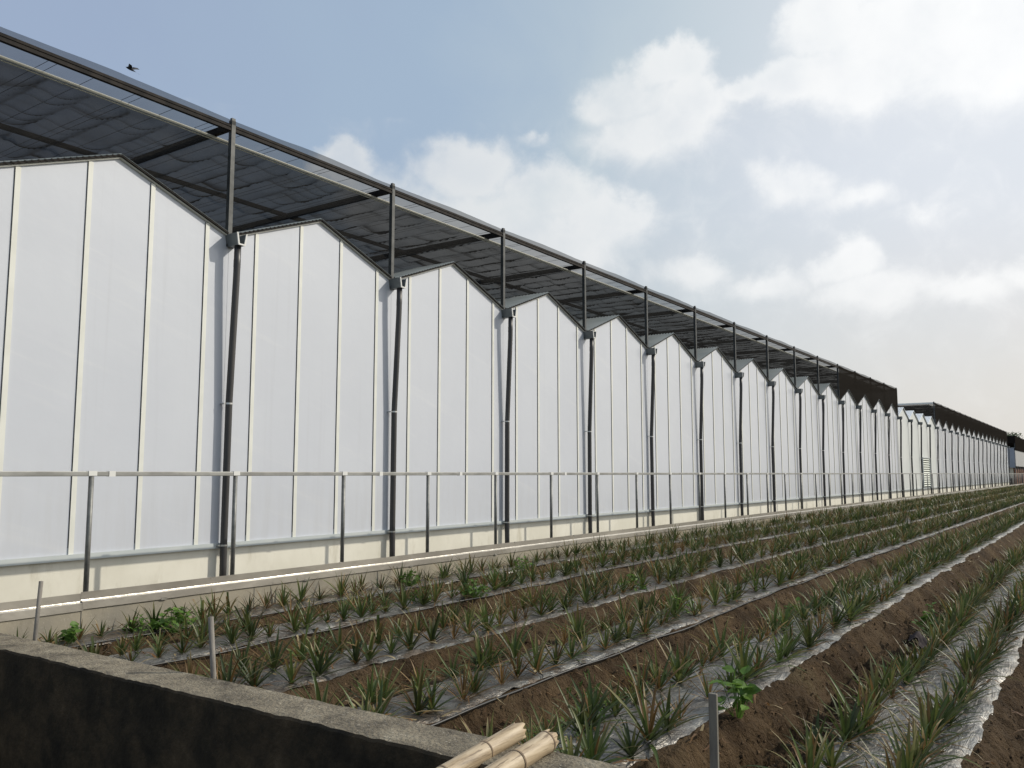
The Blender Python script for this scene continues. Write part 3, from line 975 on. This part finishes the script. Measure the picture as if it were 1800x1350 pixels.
# ================================================================== pineapple plants
GREENS = [(.046, .076, .018), (.056, .086, .024), (.036, .060, .021), (.088, .108, .028)]
YELL = [(.15, .145, .055), (.20, .17, .075)]
BROWN = [(.15, .075, .028), (.20, .11, .045), (.11, .06, .024)]
STRAW = [(.36, .28, .15), (.44, .36, .21)]


def rosette(seed, n, h, brown=.1, blunt=0., sec=6, vee=True, spread=1., wid=.03):
    """one pineapple plant: a rosette of stiff channelled blades; returns V, F, colour"""
    r = random.Random(seed)
    V = []; F = []; C = []
    az0 = r.random() * 6.28
    for i in range(n):
        q = i / (n - 1)                          # 0 outer .. 1 inner
        a = az0 + i * 2.39996 + r.uniform(-.25, .25)
        tilt = (1.16 - .98 * q ** 1.05) * spread + r.uniform(-.2, .2)
        Ln = h * (1.04 - .34 * abs(q - .55) - .10 * q) * r.uniform(.66, 1.16)
        bend = r.uniform(.1, 1.5) * (1.0 - .55 * q)
        w = wid * r.uniform(.8, 1.15)
        twist = r.uniform(-.35, .35)
        cut = r.random() < blunt
        dead = r.random() < brown * (1.5 - q)
        if dead:
            c0 = r.choice(BROWN); c1 = r.choice(STRAW + BROWN); bend *= 1.3; w *= .75
        else:
            c0 = r.choice(GREENS); c1 = c0
            if r.random() < .22 + brown: c1 = r.choice(YELL + BROWN + STRAW)
        d_h = Vector((math.cos(a), math.sin(a), 0))
        p = d_h * .016 + Vector((0, 0, .0 + .05 * q))
        ang = tilt
        sx0 = Vector((-math.sin(a), math.cos(a), 0))
        m_ = 3 if vee else 2
        base = len(V)
        for s in range(sec + 1):
            t = s / sec
            d = d_h * math.sin(ang) + Vector((0, 0, math.cos(ang)))
            nrm = d_h * -math.cos(ang) + Vector((0, 0, math.sin(ang)))
            sx = (sx0 * math.cos(twist * t) + nrm * math.sin(twist * t))
            prof = (.72 + .5 * t) if t < .3 else .87 * (1 - ((t - .3) / .7) ** 1.7)
            if cut: prof = max(prof, .62)
            ww = w * max(prof, .04)
            lift = nrm * ww * .42 if vee else nrm * 0
            if vee: V += [p + sx * ww + lift, p, p - sx * ww + lift]
            else: V += [p + sx * ww, p - sx * ww]
            k = max(0., (t - .35) / .65) ** 1.4
            if not dead and r.random() < .12: k = min(1, k + .25)
            cc = [c0[j] * (1 - k) + c1[j] * k for j in range(3)] + [1.]
            pale = [c * .72 + e * .28 for c, e in zip(cc, (.13, .15, .055, 1.))]
            C += [cc, pale, cc] if vee else [cc, cc]
            p = p + d * (Ln / sec)
            ang += bend / sec * (1.5 * t + .2)
        for s in range(sec):
            for j in range(m_ - 1):
                b0 = base + s * m_ + j
                F.append((b0, b0 + 1, b0 + m_ + 1, b0 + m_))
    return np.array([tuple(v) for v in V], np.float32), np.array(F, np.int32), np.array(C, np.float32)


KINDS = {
    'green': [rosette(100 + i, 20, .43, .12, .0, spread=1.12, wid=.020) for i in range(8)],
    'blue green': [rosette(120 + i, 22, .46, .08, .0, spread=1.06, wid=.021) for i in range(7)],
    'browning': [rosette(140 + i, 20, .42, .45, .04, spread=1.1, wid=.017) for i in range(8)],
    'withered brown': [rosette(160 + i, 18, .38, .85, .05, spread=1.0, wid=.013) for i in range(6)],
    'yellow tipped': [rosette(180 + i, 20, .44, .24, .0, spread=1.1, wid=.018) for i in range(7)],
    'blunt trimmed': [rosette(200 + i, 13, .38, .2, .6, spread=.88, wid=.024) for i in range(6)],
    'bushy green': [rosette(220 + i, 27, .48, .20, .0, spread=1.1, wid=.018) for i in range(8)],
}
LOW = [rosette(300 + i, 17, .42, .30, .0, sec=3, vee=False, spread=.9, wid=.022) for i in range(6)]
LOW_G = [rosette(320 + i, 19, .44, .08, .0, sec=3, vee=False, spread=.88, wid=.022) for i in range(6)]
rows = []
rows.append((0, -8.16))
for b in range(1, 7):
    a_, b_ = BEDS[b]
    rows.append((b, b_ - (.60 if b == 5 else .57))); rows.append((b, b_ - .17))
plants = []
for ri, (bd, x) in enumerate(rows):
    y = 3.82 + rnd.random() * .2 + (.1 if ri == 0 else 0)
    while y < 118:
        near = y < 11
        pit = .255 if bd in (0, 1, 2, 3) else (.26 if bd == 4 else .235)
        if y > 30: pit *= 1.15
        xx = x + rnd.gauss(0, .035); yy = y + rnd.gauss(0, .03)
        u = rnd.random()
        dry = (.72 if near else .56) if bd in (0, 1, 2) else ((.60 if near else .50) if bd == 3 else .40)
        if u < dry:
            w = [('browning', .5), ('withered brown', .22), ('yellow tipped', .28)]
        elif bd >= 5:
            w = [('bushy green', .6), ('blue green', .25), ('green', .15)]
        else:
            w = [('green', .5), ('blue green', .35), ('yellow tipped', .15)]
        if y < 6.5 and bd < 3 and rnd.random() < .38: w = [('blunt trimmed', 1.)]
        t = rnd.random(); kind = w[-1][0]
        for nm, pr in w:
            if t < pr: kind = nm; break
            t -= pr
        if rnd.random() > (.06 if bd < 4 else .02):
            s = rnd.triangular(.55, 1.24, .98) * (.76 if bd in (0, 1) else .80 if bd in (2, 3) else .80 if bd == 4 else .73)
            plants.append([ri, xx, yy, kind, s, rnd.random() * 6.283, rnd.uniform(-.10, .10), rnd.uniform(-.10, .10)])
        y += pit * rnd.uniform(.86, 1.14)
plants = [p for p in plants if math.hypot(p[1] + 2.16, p[2] - 5.74) > .24]
PX = np.array([[p[1], p[2], -1.45] for p in plants])
u_, v_, a_ = proj(PX)
u2, v2, a2 = proj(PX + np.array([0, 0, .22]))
inview = (a_ > 0) & (u_ > -5) & (u_ < 1805) & (v2 < 1345)
# hidden behind the near wall's top: low wall edge at Y = 3.57
order = np.argsort(np.where(inview, a_, 1e9))
pick = set(int(i) for i in order[:300])


def ordinal(n):
    return str(n) + ('th' if 10 <= n % 100 <= 20 else {1: 'st', 2: 'nd', 3: 'rd'}.get(n % 10, 'th'))


cache = {}
byrow = {}
for i in sorted(range(len(plants)), key=lambda j: (plants[j][0], plants[j][2])):
    if inview[i]:
        byrow.setdefault(plants[i][0], []).append(i)
rank = {}
for rr, lst in byrow.items():
    for n, i in enumerate(lst): rank[i] = n + 1


def pz(x, y): return float(bed_z(np.array(y))) + .012


SV = []; SF = []; SCo = []; so_ = 0
for i, p in enumerate(plants):
    ri, x, y, kind, s, rz, tx, ty = p
    rot = Matrix.Rotation(rz, 3, 'Z') @ Matrix.Rotation(tx, 3, 'X') @ Matrix.Rotation(ty, 3, 'Y')
    if i in pick:
        vi = rnd.randrange(len(KINDS[kind]))
        key = (kind, vi)
        if key not in cache:
            V, Fq, C = KINDS[kind][vi]
            me = bpy.data.meshes.new('pineapple_plant')
            me.vertices.add(len(V)); me.vertices.foreach_set('co', V.ravel())
            me.loops.add(Fq.size); me.loops.foreach_set('vertex_index', Fq.ravel())
            me.polygons.add(len(Fq)); me.polygons.foreach_set('loop_start', np.arange(0, Fq.size, 4, dtype=np.int32))
            me.update(calc_edges=True)
            at = me.attributes.new('leafcol', 'FLOAT_COLOR', 'POINT'); at.data.foreach_set('color', C.ravel())
            me.polygons.foreach_set('use_smooth', [True] * len(me.polygons))
            me.materials.append(M['leaf'])
            cache[key] = me
        o = bpy.data.objects.new('pineapple_plant', cache[key])
        o.location = (x, y, pz(x, y)); o.rotation_euler = rot.to_euler(); o.scale = (s, s, s)
        COL.objects.link(o)
        tag(o, '%s pineapple plant, %s from the near end of the %s row from the greenhouse' % (kind, ordinal(rank[i]), ordinal(ri + 1)), 'pineapple plant', 'pineapple plants in rows on the beds')
    else:
        if y < 26: V, Fq, C = KINDS[kind][rnd.randrange(len(KINDS[kind]))]
        else:
            V, Fq, C = (LOW if kind in ('browning', 'withered brown', 'yellow tipped') else LOW_G)[rnd.randrange(6)]
            s *= 1.05
        Rm = np.array(rot)
        SV.append((V @ Rm.T) * s + np.array([x, y, pz(x, y)])); SF.append(Fq + so_)
        SCo.append(C * np.array([[*([rnd.uniform(.7, 1.3)] * 3), 1.]])); so_ += len(V)
st = fast_mesh('pineapple_rows', np.concatenate(SV), np.concatenate(SF), M['leaf'], np.concatenate(SCo), smooth=True)
tag(st, 'distant rows of pineapple plants merging into a green brown mass', 'pineapple plants', None, 'stuff')

# fallen dead leaves on films and furrows
LV = []; LF = []; LC = []; o_ = 0
for i in range(1500):
    bd = rnd.randrange(0, 6)
    a_, b_ = BEDS[bd]
    y = 3.8 + 22 * rnd.random() ** 1.7
    x = rnd.uniform(a_ - .15, b_ + .22)
    if x < -8.35: continue
    z = float(field_z(np.array([x]), np.array([y]))[0]) + (.05 if a_ < x < b_ else .022)
    a = rnd.random() * 6.28; L = rnd.uniform(.06, .24); w = rnd.uniform(.006, .015)
    d = np.array([math.cos(a), math.sin(a), 0]); sx = np.array([-math.sin(a), math.cos(a), 0])
    c = rnd.choice(STRAW + BROWN + BROWN)
    for k in range(4):
        t = k / 3
        p = np.array([x, y, z]) + d * L * (t - .5) + np.array([0, 0, .03 * math.sin(t * 3.14) * rnd.random() + .006]) + sx * .03 * (t - .5) ** 2
        ww = w * (1 - .8 * t)
        LV += [p + sx * ww, p - sx * ww]; LC += [list(c) + [1], list(c) + [1]]
    for k in range(3): LF.append((o_ + 2 * k, o_ + 2 * k + 1, o_ + 2 * k + 3, o_ + 2 * k + 2))
    o_ += 8
lit = fast_mesh('leaf_litter', LV, LF, M['leaf'], LC)
tag(lit, 'dry straw coloured leaf blades fallen between the plants', 'leaf litter', None, 'stuff')

# soil clods and small stones on the furrow sides
CV = []; CF = []; co_ = 0
cube = np.array([(-1, -1, -1), (1, -1, -1), (1, 1, -1), (-1, 1, -1), (-1, -1, 1), (1, -1, 1), (1, 1, 1), (-1, 1, 1)], float)
cf = np.array([(0, 3, 2, 1), (4, 5, 6, 7), (0, 1, 5, 4), (1, 2, 6, 5), (2, 3, 7, 6), (3, 0, 4, 7)])
nr_ = np.random.RandomState(4)
n = 18000
gaps = [(BEDS[i][1] + .03, BEDS[i + 1][0] - .02) for i in range(6)]
for i in range(n):
    ga = gaps[nr_.randint(6)]
    x = nr_.uniform(*ga); y = 3.65 + 14 * nr_.rand() ** 1.5
    CV.append((x, y))
P2 = np.array(CV); zz = field_z(P2[:, 0], P2[:, 1])
V = []; Fq = []
for i in range(n):
    s = .003 + .012 * nr_.rand() ** 3 + (.012 * nr_.rand() if i % 45 == 0 else 0)
    q = cube * s * nr_.uniform(.45, 1.1, (8, 3)) * np.array([1.2, 1.2, .6])
    q[4:, :2] *= .45
    a = nr_.rand() * 6.28; ca, sa = math.cos(a), math.sin(a)
    q = np.stack([q[:, 0] * ca - q[:, 1] * sa, q[:, 0] * sa + q[:, 1] * ca, q[:, 2]], -1)
    V.append(q + np.array([P2[i, 0], P2[i, 1], zz[i] + s * .1])); Fq.append(cf + 8 * i)
sc4 = np.repeat(np.array([[.075, .050, .029, 1.]]) * nr_.uniform(.7, 1.7, (n, 1)), 8, 0)
cl = fast_mesh('soil_clods', np.concatenate(V), np.concatenate(Fq), M['crumb'], sc4)
tag(cl, 'loose crumbs and clods of brown soil on the furrow sides', 'soil', None, 'stuff')

# ================================================================== weeds
WG = [(.10, .19, .035), (.08, .15, .03), (.14, .24, .05)]


def weed_mesh(seed, n, h, rad, leaf, lobed=False):
    r = random.Random(seed); V = []; F = []; C = []
    for i in range(n):
        a = r.random() * 6.28; rr = rad * r.random() ** .6
        zc = h * (1 - (rr / rad) ** 2 * .6) * r.uniform(.35, 1.)
        p0 = Vector((math.cos(a) * rr, math.sin(a) * rr, zc))
        nrm = Vector((r.gauss(0, .5), r.gauss(0, .5), 1)).normalized()
        t1 = nrm.orthogonal().normalized(); t1 = Matrix.Rotation(r.random() * 6.28, 3, nrm) @ t1; t2 = nrm.cross(t1)
        L = leaf * r.uniform(.6, 1.2)
        c = list(r.choice(WG)) + [1.]
        o = len(V)
        prof = [(0, .12), (.3, .42), (.62, .36), (1.0, .03)]
        for (t, w) in prof:
            q = p0 + t1 * L * t - nrm * L * .22 * t * t
            V += [q + t2 * L * w + nrm * L * .08, q, q - t2 * L * w + nrm * L * .08]; C += [c, c, c]
        for s in range(3):
            for j in range(2): b = o + s * 3 + j; F.append((b, b + 1, b + 4, b + 3))
        # stalk
        o = len(V); b0 = Vector((p0.x * .25, p0.y * .25, 0)); w = .0025
        V += [b0 + Vector((w, 0, 0)), b0 - Vector((w, 0, 0)), p0 - Vector((w, 0, 0)), p0 + Vector((w, 0, 0))]
        C += [list(WG[1]) + [1.]] * 4; F.append((o, o + 1, o + 2, o + 3))
    return V, F, C


WEEDS = [  # x, y, n, h, radius, leaf, label
    (-7.92, 5.42, 130, .28, .20, .065, 'bright green leafy weed clump leaning on the bed next to the retaining wall'),
    (-8.10, 5.15, 60, .16, .16, .05, 'low green weed by the foot of the retaining wall'),
    (-8.12, 4.45, 26, .18, .11, .085, 'small broad leaved green weed where the two concrete walls meet'),
    (-8.05, 9.15, 70, .26, .16, .05, 'green weed growing in the row against the retaining wall'),
    (-6.70, 8.85, 110, .24, .24, .05, 'large feathery green weed spreading over the first double bed'),
    (-6.95, 8.1, 50, .22, .15, .05, 'thin green weed among browning plants on the first double bed'),
    (-7.35, 10.9, 60, .34, .17, .05, 'upright green weed between the first two plant rows'),
    (-5.35, 10.6, 60, .2, .2, .05, 'green weed spread across the second double bed'),
    (-4.1, 9.3, 45, .18, .18, .045, 'green weed patch on the third double bed'),
    (-2.12, 5.72, 24, .35, .14, .105, 'tall weed with large bright green leaves just beyond the flat lath stake'),
    (-1.58, 9.9, 60, .32, .17, .06, 'yellow green weed beside the bed with the grey scrap'),
    (-3.05, 10.2, 30, .22, .12, .06, 'small green weed on the fourth double bed'),
]
for i, (x, y, n, h, rd, lf, lab) in enumerate(WEEDS):
    V, F, C = weed_mesh(500 + i, n, h, rd, lf)
    if lf > .1: C = [[c[0] * 1.3, c[1] * 1.3, c[2] * 1.2, 1.] for c in C]
    o = fast_mesh('weed', [tuple(v) for v in V], F, M['weed'], C)
    o.location = (x, y, float(field_z(np.array([x]), np.array([y]))[0]) + .01)
    tag(o, lab, 'weed', 'green weeds among the plants')
# creeping weeds on the furrow sides: one mat
V = []; F = []; C = []
for (cx, cy, rx, ry, n) in ((-3.05, 4.55, .30, .42, 650), (-2.98, 5.4, .12, .5, 160), (-3.3, 6.6, .14, .5, 120), (-3.5, 6.1, .06, .2, 40), (-3.45, 4.25, .06, .1, 40)):
    for i in range(n):
        x = cx + rnd.gauss(0, rx * .5); y = cy + rnd.gauss(0, ry * .5)
        z = float(field_z(np.array([x]), np.array([y]))[0])
        a = rnd.random() * 6.28; L = rnd.uniform(.05, .15); up = rnd.uniform(.2, 1.2)
        d = Vector((math.cos(a) * .7, math.sin(a) * .7, up)).normalized(); sx = Vector((-math.sin(a), math.cos(a), 0))
        w = rnd.uniform(.003, .009); c = [k * rnd.uniform(.45, .95) for k in rnd.choice(WG)] + [1.]
        o = len(V); p = Vector((x, y, z))
        V += [p + sx * w * .5, p - sx * w * .5, p + d * L * .6 - sx * w, p + d * L * .6 + sx * w, p + d * L - Vector((0, 0, L * .2)) - sx * w * .15, p + d * L - Vector((0, 0, L * .2)) + sx * w * .15]
        C += [c] * 6; F += [(o, o + 1, o + 2, o + 3), (o + 3, o + 2, o + 4, o + 5)]
mat_ = fast_mesh('ground_weeds', [tuple(v) for v in V], F, M['weed'], C)
tag(mat_, 'low green creeping weeds covering patches of the furrow sides', 'weeds', None, 'stuff')

# ================================================================== bamboo poles, stakes, scrap, bird
def bamboo(x0, y0, x1, y1, z0, z1, rad, nodes, label):
    root = thing('bamboo_pole', label, 'bamboo pole', group='bamboo poles on the low wall')
    n = 60; V = []; F = []; k = 22
    L = math.hypot(x1 - x0, y1 - y0)
    ax = np.array([x1 - x0, y1 - y0, z1 - z0]) / math.sqrt((x1 - x0) ** 2 + (y1 - y0) ** 2 + (z1 - z0) ** 2)
    sx = np.cross(ax, [0, 0, 1]); sx /= np.linalg.norm(sx); up = np.cross(sx, ax)
    r = np.random.RandomState(int(rad * 1e5) % 999)
    for i in range(n):
        t = i / (n - 1); c = np.array([x0, y0, z0]) + np.array([x1 - x0, y1 - y0, z1 - z0]) * t
        rr = rad * (1 + .05 * math.sin(t * 9)) * (1 + sum(.09 * math.exp(-((t * L - q) / .022) ** 2) for q in nodes))
        for j in range(k):
            a = 2 * math.pi * j / k
            off = -abs(.045 * vnoise(np.array(j * .9), np.array(rad * 100), 7)) if i == 0 else 0
            V.append(c + (sx * math.cos(a) + up * math.sin(a)) * rr - ax * off * 0 + ax * (abs(float(vnoise(np.array(j * .8), np.array(rad * 310.), 7))) * .06 if i == 0 else 0))
    for i in range(n - 1):
        for j in range(k): F.append((i * k + j, i * k + (j + 1) % k, (i + 1) * k + (j + 1) % k, (i + 1) * k + j))
    # hollow end: inner wall going in and a floor
    o = len(V)
    for (dd, q) in ((.004, .80), (.09, .78)):
        for j in range(k):
            a = 2 * math.pi * j / k
            V.append(np.array([x0, y0, z0]) + ax * dd + ax * (abs(float(vnoise(np.array(j * .8), np.array(rad * 310.), 7))) * .06 if dd < .01 else 0) + (sx * math.cos(a) + up * math.sin(a)) * rad * q)
    for j in range(k):
        j2 = (j + 1) % k
        F.append((j, o + j, o + j2, j2)); F.append((o + j, o + k + j, o + k + j2, o + j2))
    me = bpy.data.meshes.new('culm'); me.from_pydata([tuple(v) for v in V], [], F + [tuple(o + k + j for j in range(k))]); me.update()
    finish('culm', me, M['bamboo'], root, True)
    for q in nodes:
        if q > L - .03: continue
        t = q / L; c = np.array([x0, y0, z0]) + np.array([x1 - x0, y1 - y0, z1 - z0]) * t
        m = MB(); e = ax * .006
        m.tube([c - e, c + e], [rad * 1.115, rad * 1.10], 22)
        m.build('joint_ring', M['bamboo_node'], root, smooth=True)
    return root


bamboo(-2.46, 3.645, -2.50, .55, -1.256, -1.57, .044, [.30, .60, .95, 1.3, 1.7, 2.1, 2.5], 'dry bamboo pole with splintered end, left one of the pair on the low wall')
bamboo(-2.245, 3.585, -2.33, .55, -1.250, -1.57, .047, [.05, .285, .56, .9, 1.25, 1.65, 2.1, 2.5], 'thicker dry bamboo pole with dark joint rings, right one of the pair')

m = MB(); m.tube([(-7.30, 3.70, -1.75), (-7.275, 3.70, -1.3), (-7.232, 3.70, -.876)], .017, 10)
tag(m.build('stake', M['stake'], smooth=True), 'grey round stake leaning in front of the steel flashing', 'stake', 'stakes behind the low wall')
m = MB(); m.tube([(-4.94, 3.70, -1.75), (-4.957, 3.70, -1.337), (-5.008, 3.70, -.955)], .018, 10)
tag(m.build('stake', M['stake'], smooth=True), 'grey round stake between trimmed plants in the middle of the low wall', 'stake', 'stakes behind the low wall')
m = MB(); m.box(-1.502, -1.464, 3.69, 3.708, -1.8, -.958)
tag(m.build('stake', M['plank'], bevel=.003), 'flat grey wooden lath stake at the edge of the silvery film', 'stake', 'stakes behind the low wall')

# crumpled grey scrap lying on the plants of the right bed
n = 16; uu, vv = np.meshgrid(np.linspace(-1, 1, n), np.linspace(-1, 1, n))
V = np.stack([uu * .06 + .02 * fbm(uu * 2, vv * 2, 3, 5), vv * .10 + .02 * fbm(uu * 2, vv * 2, 3, 6), .06 * (1 - uu ** 2) + .05 * fbm(uu * 2.3, vv * 2.3, 4, 9)], -1).reshape(-1, 3)
sc_ = fast_mesh('plastic_scrap', V, grid_faces(n, n), M['bag'], smooth=True)
sc_.location = (-1.30, 7.35, -1.30)
tag(sc_, 'crumpled grey plastic scrap caught on the plants of the right bed', 'plastic scrap')

# bird
bl = MB()
pts = [(0, 0, 0), (.035, 0, .005), (.09, 0, .006), (.15, 0, 0), (.21, 0, -.008), (.26, 0, -.012)]
bl.tube(pts, [.012, .028, .036, .030, .014, .004], 10)
bl.add([(-.035, 0, -.003), (.004, .008, .004), (.004, -.008, .004), (.004, 0, -.008)], [(0, 1, 2), (0, 3, 1), (0, 2, 3)])                # beak
bl.add([(.24, .008, -.01), (.24, -.008, -.01), (.37, -.03, -.03), (.40, 0, -.034), (.37, .03, -.03)], [(0, 1, 2, 3, 4)])                # tail
for s in (1, -1):                                                                                                              # half folded wings
    w = [(.05, .025 * s, .012), (.15, .025 * s, .008), (.19, .10 * s, .05), (.10, .13 * s, .075), (.22, .20 * s, .085), (.15, .23 * s, .10)]
    q = [(x, y, z + .006) for x, y, z in w]
    bl.add(w + q, [(0, 1, 2, 3), (3, 2, 4, 5), (9, 8, 7, 6), (11, 10, 8, 9), (0, 3, 9, 6), (3, 5, 11, 9), (1, 7, 8, 2), (2, 8, 10, 4), (4, 10, 11, 5)])
bird = bl.build('bird', M['bird'], smooth=True)
bird.location = (-19.73, 11.50, 10.17)
bird.rotation_euler = (R(14), R(24), YAW + R(4))
tag(bird, 'small dark bird flying above the shade net', 'bird')

# ================================================================== far block at the end of the row
fb_ = thing('greenhouse', 'third greenhouse at the far end with blue grey end wall and open bay', 'greenhouse')
XE, YE = -9.7, 128.0
m = MB(); m.box(-30, XE - .1, YE, YE + .12, .75, 3.25); m.build('end_wall', M['blue_wall'], fb_)
m = MB(); m.box(XE - .12, XE, YE + .1, YE + 60, .95, 3.0); m.build('side_wall', M['grey_wall'], fb_)
m = MB(); m.box(-30, XE - .35, YE + .3, YE + .4, -1.9, .75); m.build('lower_wall', M['cream'], fb_)
for y in np.arange(YE + .0, YE + 60, 3.2):
    m = MB(); m.box(XE - .12, XE, y, y + .12, -1.9, .95)
    m.build('frame_post', M['galv_dark'], fb_)
m = MB()
for y in np.arange(YE + 3.4, YE + 60, 1.6):
    m.box(XE - .5, XE - .4, y, y + 1.0, -1.5, .7)
m.build('boards', M['rust'], fb_)
m = MB(); m.box(-30, XE - .6, YE + .2, YE + 60, -1.9, -1.6); m.box(-29, XE - 1.2, YE + 3, YE + 60, -1.5, 2.9); m.build('interior', M['dark'], fb_)
m = MB(); m.prism([(YE, 3.25), (YE + 60, 3.25), (YE + 60, 3.35), (YE, 3.35)], 'x', -30, XE); m.build('roof', M['roof'], fb_)
sh3 = thing('shade_canopy', 'dark shade canopy over the third greenhouse at the far end', 'shade canopy')
m = MB(); m.box(-30, XE + .1, YE, YE + 60, 4.80, 4.83); m.build('net_roof', M['net_side'], sh3)
m = MB(); m.box(XE + .05, XE + .08, YE, YE + 60, 3.02, 4.80); m.build('side_net', M['net_side'], sh3)
m = MB(); m.box(-30, XE + .05, YE - .04, YE - .01, 3.9, 4.85); m.build('end_net', M['net_side'], sh3)
for y in np.arange(YE, YE + 60, 3.2):
    m = MB(); m.box(XE - .05, XE + .04, y, y + .08, 3.3, 4.98)
    m.build('frame_post', M['dark_steel'], sh3)

# parked cart between the blocks
ct = thing('cart', 'small dark cart parked by the far end of the second greenhouse', 'cart')
cx_, cy_ = -10.2, 122.5
m = MB(); m.prism([(cy_ - .8, -1.3), (cy_ + .8, -1.3), (cy_ + .95, -.55), (cy_ - .95, -.55)], 'x', cx_ - .5, cx_ + .5); m.build('body', M['cart'], ct, bevel=.02)
for sy in (-.55, .55):
    for sx_ in (-.56, .56):
        m = MB(); m.tube([(cx_ + sx_ - .05, cy_ + sy, -1.45), (cx_ + sx_ + .05, cy_ + sy, -1.45)], .24, 16); m.build('wheel', M['rubber'], ct)
m = MB(); m.tube([(cx_, cy_ - .9, -1.1), (cx_, cy_ - 1.3, -.7), (cx_, cy_ - 1.4, -.5)], .03, 8); m.build('handle', M['cart'], ct)


def tree(x, y, z, h, crown_r, seed, label):
    r = random.Random(seed)
    root = thing('tree', label, 'tree', group='trees beyond the far greenhouse')
    m = MB()
    m.tube([(x, y, z), (x + .1, y, z + h * .35), (x - .1, y + .1, z + h * .6), (x, y, z + h * .85)], [.22, .17, .11, .05], 10)
    tips = []
    for i in range(9):
        a = r.random() * 6.28; zz = z + h * r.uniform(.45, .8)
        e = Vector((x + math.cos(a) * crown_r * r.uniform(.5, .9), y + math.sin(a) * crown_r * r.uniform(.5, .9), zz + h * .15 * r.uniform(.3, 1.2)))
        m.tube([(x, y, zz - .4), ((x + e.x) / 2, (y + e.y) / 2, (zz + e.z) / 2 + .1), tuple(e)], [.07, .045, .015], 6); tips.append(e)
    tips.append(Vector((x, y, z + h * .92)))
    m.build('trunk', M['bark'], root, smooth=True)
    V = []; F = []; C = []
    for t in tips:
        for k in range(r.randint(150, 260)):
            d = Vector((r.gauss(0, 1), r.gauss(0, 1), r.gauss(0, .7))) * crown_r * .26
            p = t + d; nr = Vector((r.gauss(0, 1), r.gauss(0, 1), r.gauss(0, 1) + .6)).normalized()
            a1 = nr.orthogonal().normalized(); a2 = nr.cross(a1); s = r.uniform(.09, .2)
            o = len(V); V += [tuple(p - a1 * s), tuple(p + a2 * s * .5), tuple(p + a1 * s), tuple(p - a2 * s * .5)]
            c = [q * r.uniform(.6, 1.4) for q in (.05, .085, .03)] + [1.]; C += [c] * 4; F.append((o, o + 1, o + 2, o + 3))
    fast_mesh('crown', V, F, M['tree_leaf'], C, parent=root)


tree(-14.0, 172, -1.9, 9.2, 1.7, 3, 'small dark green tree showing above the far shade canopy')
tree(-9.6, 180, -1.9, 9.2, 2.6, 4, 'tree partly cut off by the right edge behind the far canopy')
